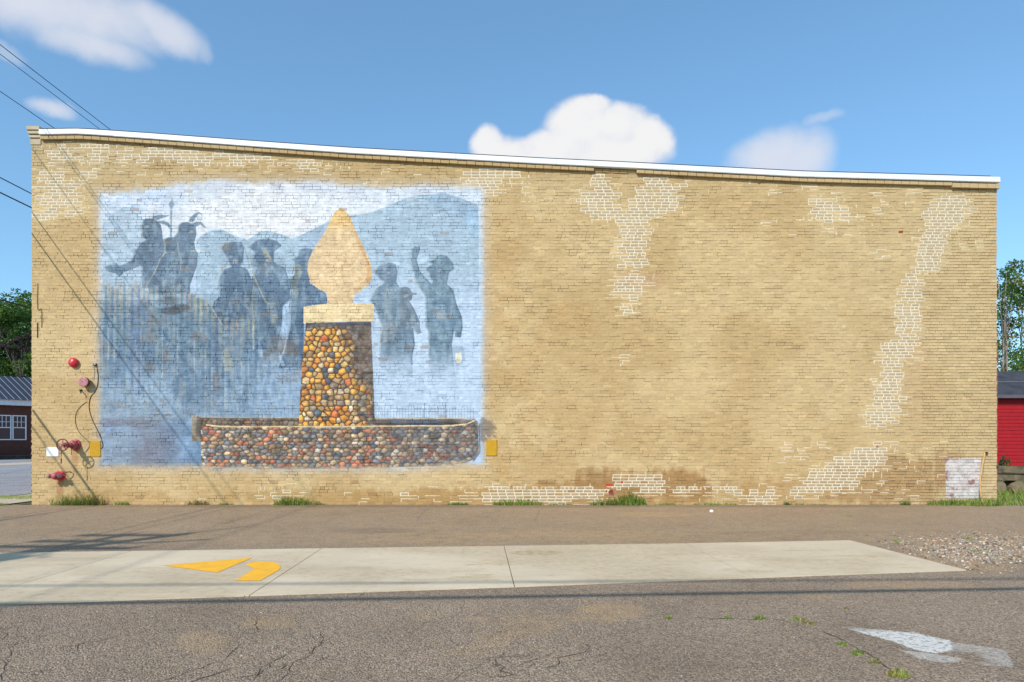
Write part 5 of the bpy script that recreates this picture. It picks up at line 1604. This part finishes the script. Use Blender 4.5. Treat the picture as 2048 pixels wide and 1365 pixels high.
# plates
def plate(name, px0, py0, px1, py1, mat, label, cat, t=.012):
    a = wp(px0, py1); c = wp(px1, py0)
    o0 = Vector(((a.x + c.x) / 2, -.008, (a.z + c.z) / 2))
    m = MB(); w, h = (c.x - a.x) / 2, (c.z - a.z) / 2; bev = .006
    vs = []
    for y, k in ((.004, 0), (-t + bev, 0), (-t, bev)):
        vs += [(-w + k, y, -h + k), (w - k, y, -h + k), (w - k, y, h - k), (-w + k, y, h - k)]
    fs = [(3, 2, 1, 0), (8, 9, 10, 11)]
    for b_ in (0, 4):
        for j in range(4): fs.append((b_ + j, b_ + (j + 1) % 4, b_ + 4 + (j + 1) % 4, b_ + 4 + j))
    m.add(vs, fs)
    o = m.build(name, mat, loc=o0); tag(o, label, cat)
    s = MB()
    for sx in (-1, 1):
        for sz in (-1, 1): s.lathe([(.007, t - .001), (.007, t + .004)], Matrix.Translation((sx * (w - .02), 0, sz * (h - .02))) @ RY, 8)
    s.build('screws', M_dark if mat is not M_sign else M_chrome, o)
    return o
M_sign = simple('white_enamel', (.82, .82, .80), .04, 10, .4, bump=0)
M_ochre = simple('ochre_plate', srgb((190, 146, 30)), .10, 8, .6, bump=.05)
plate('wall_sign', 93.5, 895, 118, 913.5, M_sign, 'small blank white plate behind the hand wheel', 'sign')
plate('vent_cover', 180, 882, 202, 914, M_ochre, 'mustard yellow square plate at the lower left corner of the mural', 'cover plate')
plate('vent_cover', 972.5, 880.5, 994, 912, M_ochre, 'mustard yellow square plate at the lower right corner of the mural', 'cover plate')

# stick leaning on the wall at right
a = wp(1970, 905, -.02); b_ = wp(1960, 968, -.18); c = wp(1966, 1000, -.2)
lp = empty('leaning_stick', (c.x, -.2, .0)); tag(lp, 'thin wooden pole leaning on the wall beside the white bricked up opening', 'pole')
M_stick = simple('raw_wood', srgb((196, 158, 108)), .15, 14, .7)
P = [a, b_, Vector((c.x, -.2, .0))]
m = MB(); m.tube([p - lp.location for p in catmull(P, 5)], .022, 8); m.build('shaft', M_stick, lp, smooth=True)
m = MB(); m.box((-.03, -.03, -.045), (.035, .03, .02), Matrix.Translation(a - lp.location + Vector((.02, 0, -.01)))); m.build('end_cap', M_dark, lp)
pb = gp(1423, 1025); m = MB()
m.lathe([(.03, 0), (.05, .02), (.04, .05), (.01, .06)], Matrix.Rotation(.3, 4, 'X'), 6); o = m.build('white_stone', simple('white_rock', (.75, .75, .75), .1, 20), loc=pb)
tag(o, 'small white stone on the asphalt near the wall foot', 'stone')

# =================================================================== OVERHEAD WIRES AND POLES
M_cable = metal('black_cable', (.025, .025, .028), .6, .1)
def span(name, p0, p1, r, sag, label, grp='overhead wires along the street'):
    p0 = Vector(p0); p1 = Vector(p1); n = 40
    o0 = p0.copy(); pts = []
    for k in range(n + 1):
        t = k / n; q = p0.lerp(p1, t); q.z -= sag * 4 * t * (1 - t); pts.append(q - o0)
    m = MB(); m.tube(pts, r, 5); o = m.build(name, M_cable, loc=o0); tag(o, label, 'wire', grp); return o
k_ = 1.3  # the wire offsets were measured in units of 100 px
def street_wire(x0, z0, r, label, far=70, near=-30):
    x0 *= k_; z0 *= k_
    return span('overhead_wire', (x0, near, z0), (x0, far, z0), r, .0, label)
street_wire(-10.78, 9.62, .011, 'highest thin overhead wire above the left roof corner')
street_wire(-10.62, 9.30, .009, 'second thin overhead wire just under the highest one')
street_wire(-10.58, 8.50, .010, 'third thin overhead wire ending at the white roof edge')
street_wire(-10.0, 6.42, .014, 'upper of the two thin wires left of the wall')
street_wire(-10.15, 6.20, .018, 'lower and thicker of the two wires left of the wall')
street_wire(-11.70, 4.5, .02, 'wire crossing in front of the green trees at left', far=60)
# thick cable added outside the left edge for its diagonal shadow on the wall
M_wood = simple('pole_wood', (.17, .12, .08), .3, 4, .9, dist=.02)
span('shadow_cable', (-9.62 * k_ - .66 * 1.62, -1.72, 1.95 * k_ + .92 * 1.62), (-9.62 * k_ - .66 * 1.62, -30, 1.95 * k_ + .92 * 1.62), .034, 0, 'thick black cable added out of view for its shadow on the wall')

def pole(name, x, y, H, r, label, arms=(), group='utility poles'):
    o = empty(name, (x, y, 0)); tag(o, label, 'utility pole', group)
    m = MB(); m.tube([(0, 0, -.1), (0, 0, H * .5), (0, 0, H)], 0, 12, radii=[r * 1.15, r, r * .8]); m.build('pole', M_wood, o, smooth=True)
    for z, L, ang in arms:
        T = Matrix.Translation((0, 0, z)) @ Matrix.Rotation(ang, 4, 'Z')
        m = MB(); m.box((-L / 2, -.06, -.06), (L / 2, .06, .06), T); a_ = m.build('crossarm', M_wood, o)
        ins = MB()
        for s in (-.45, -.2, .2, .45): ins.lathe([(.03, .06), (.05, .10), (.03, .14), (.045, .18), (.01, .22)], T @ Matrix.Translation((s * L, 0, 0)), 8)
        ins.build('insulators', M_dark, a_)
    return o
pole('utility_pole', -14.15, -1.55, 5.2, .12, 'short wooden pole added out of view to hold the shadow cable')  # unseen pole, added only to end the shadow-casting cable
# big pole behind the camera: its head throws the dark forked shadow on the left
tip = gp(372, 1068); H = 11.0
hx, hy = .66 / .92, 1 / .92
bx_, by_ = tip.x - hx * H, tip.y - hy * H
po = pole('utility_pole', bx_, by_, H, .17, 'tall wooden utility pole across the lot behind the viewer')
for z_, c_, L_ in ((H - .17, -.85, 1.7), (H - .8, -.75, 1.6), (H - 1.3, -.8, 1.3), (H - 1.45, .35, 1.2)):
    m = MB(); m.box((c_ - L_ / 2, -.06, z_ - .06), (c_ + L_ / 2, .06, z_ + .06)); ca = m.build('crossarm', M_wood, po)
    m = MB()
    for q in (-.45, -.15, .15, .45): m.lathe([(.03, .06), (.05, .10), (.03, .14), (.045, .18), (.01, .22)], Matrix.Translation((c_ + q * L_, 0, z_)), 8)
    m.build('insulators', M_dark, ca)
m = MB(); m.tube([(-.1, 0, H - 2.2), (-.45, -.03, H - 1.2), (-.95, 0, H)], .09, 8); m.build('shadow_arm', M_dark, po, smooth=True)  # tube added to cast the second branch of the ground shadow
m = MB(); m.lathe([(.16, 0), (.19, .1), (.19, .7), (.1, .8)], Matrix.Translation((.38, 0, H - 2.9)), 14); m.build('shadow_drum', M_dark, po)  # drum added to thicken the shadow of the pole head
def shadow_wire(pxa, ha, pxb, hb, r, sag, label, ext=0.0):
    a = gp(*pxa); b_ = gp(*pxb)
    A = a - Vector((hx * ha, hy * ha, -ha)); B = b_ - Vector((hx * hb, hy * hb, -hb))
    d = (B - A)
    A2 = A - d * ext; B2 = B + d * ext
    return span('overhead_wire', A2, B2, r, sag, label, 'overhead wires behind the viewer')
shadow_wire((0, 1210), 6.5, (2048, 1178), 6.5, .048, 0, 'thick overhead cable crossing the lot behind the viewer', .6)
shadow_wire((0, 1174), 9.5, (2048, 1158), 9.5, .030, 0, 'thinner overhead wire high over the lot behind the viewer', .6)
T_ = Vector((bx_, by_, H))
for k, (pxe, he, r_) in enumerate((((500, 1052), 10.4, .035), ((425, 1079), 9.2, .045), ((95, 1117), 10.2, .035))):
    e_ = gp(*pxe); E = e_ - Vector((hx * he, hy * he, -he))
    span('service_drop', T_ + Vector((0, 0, -.5 - .5 * k)), E, r_, .1, ('thick service drop leaving the tall pole', 'lower service drop leaving the tall pole', 'short slack wire at the tall pole')[k], 'service drops at the tall pole')
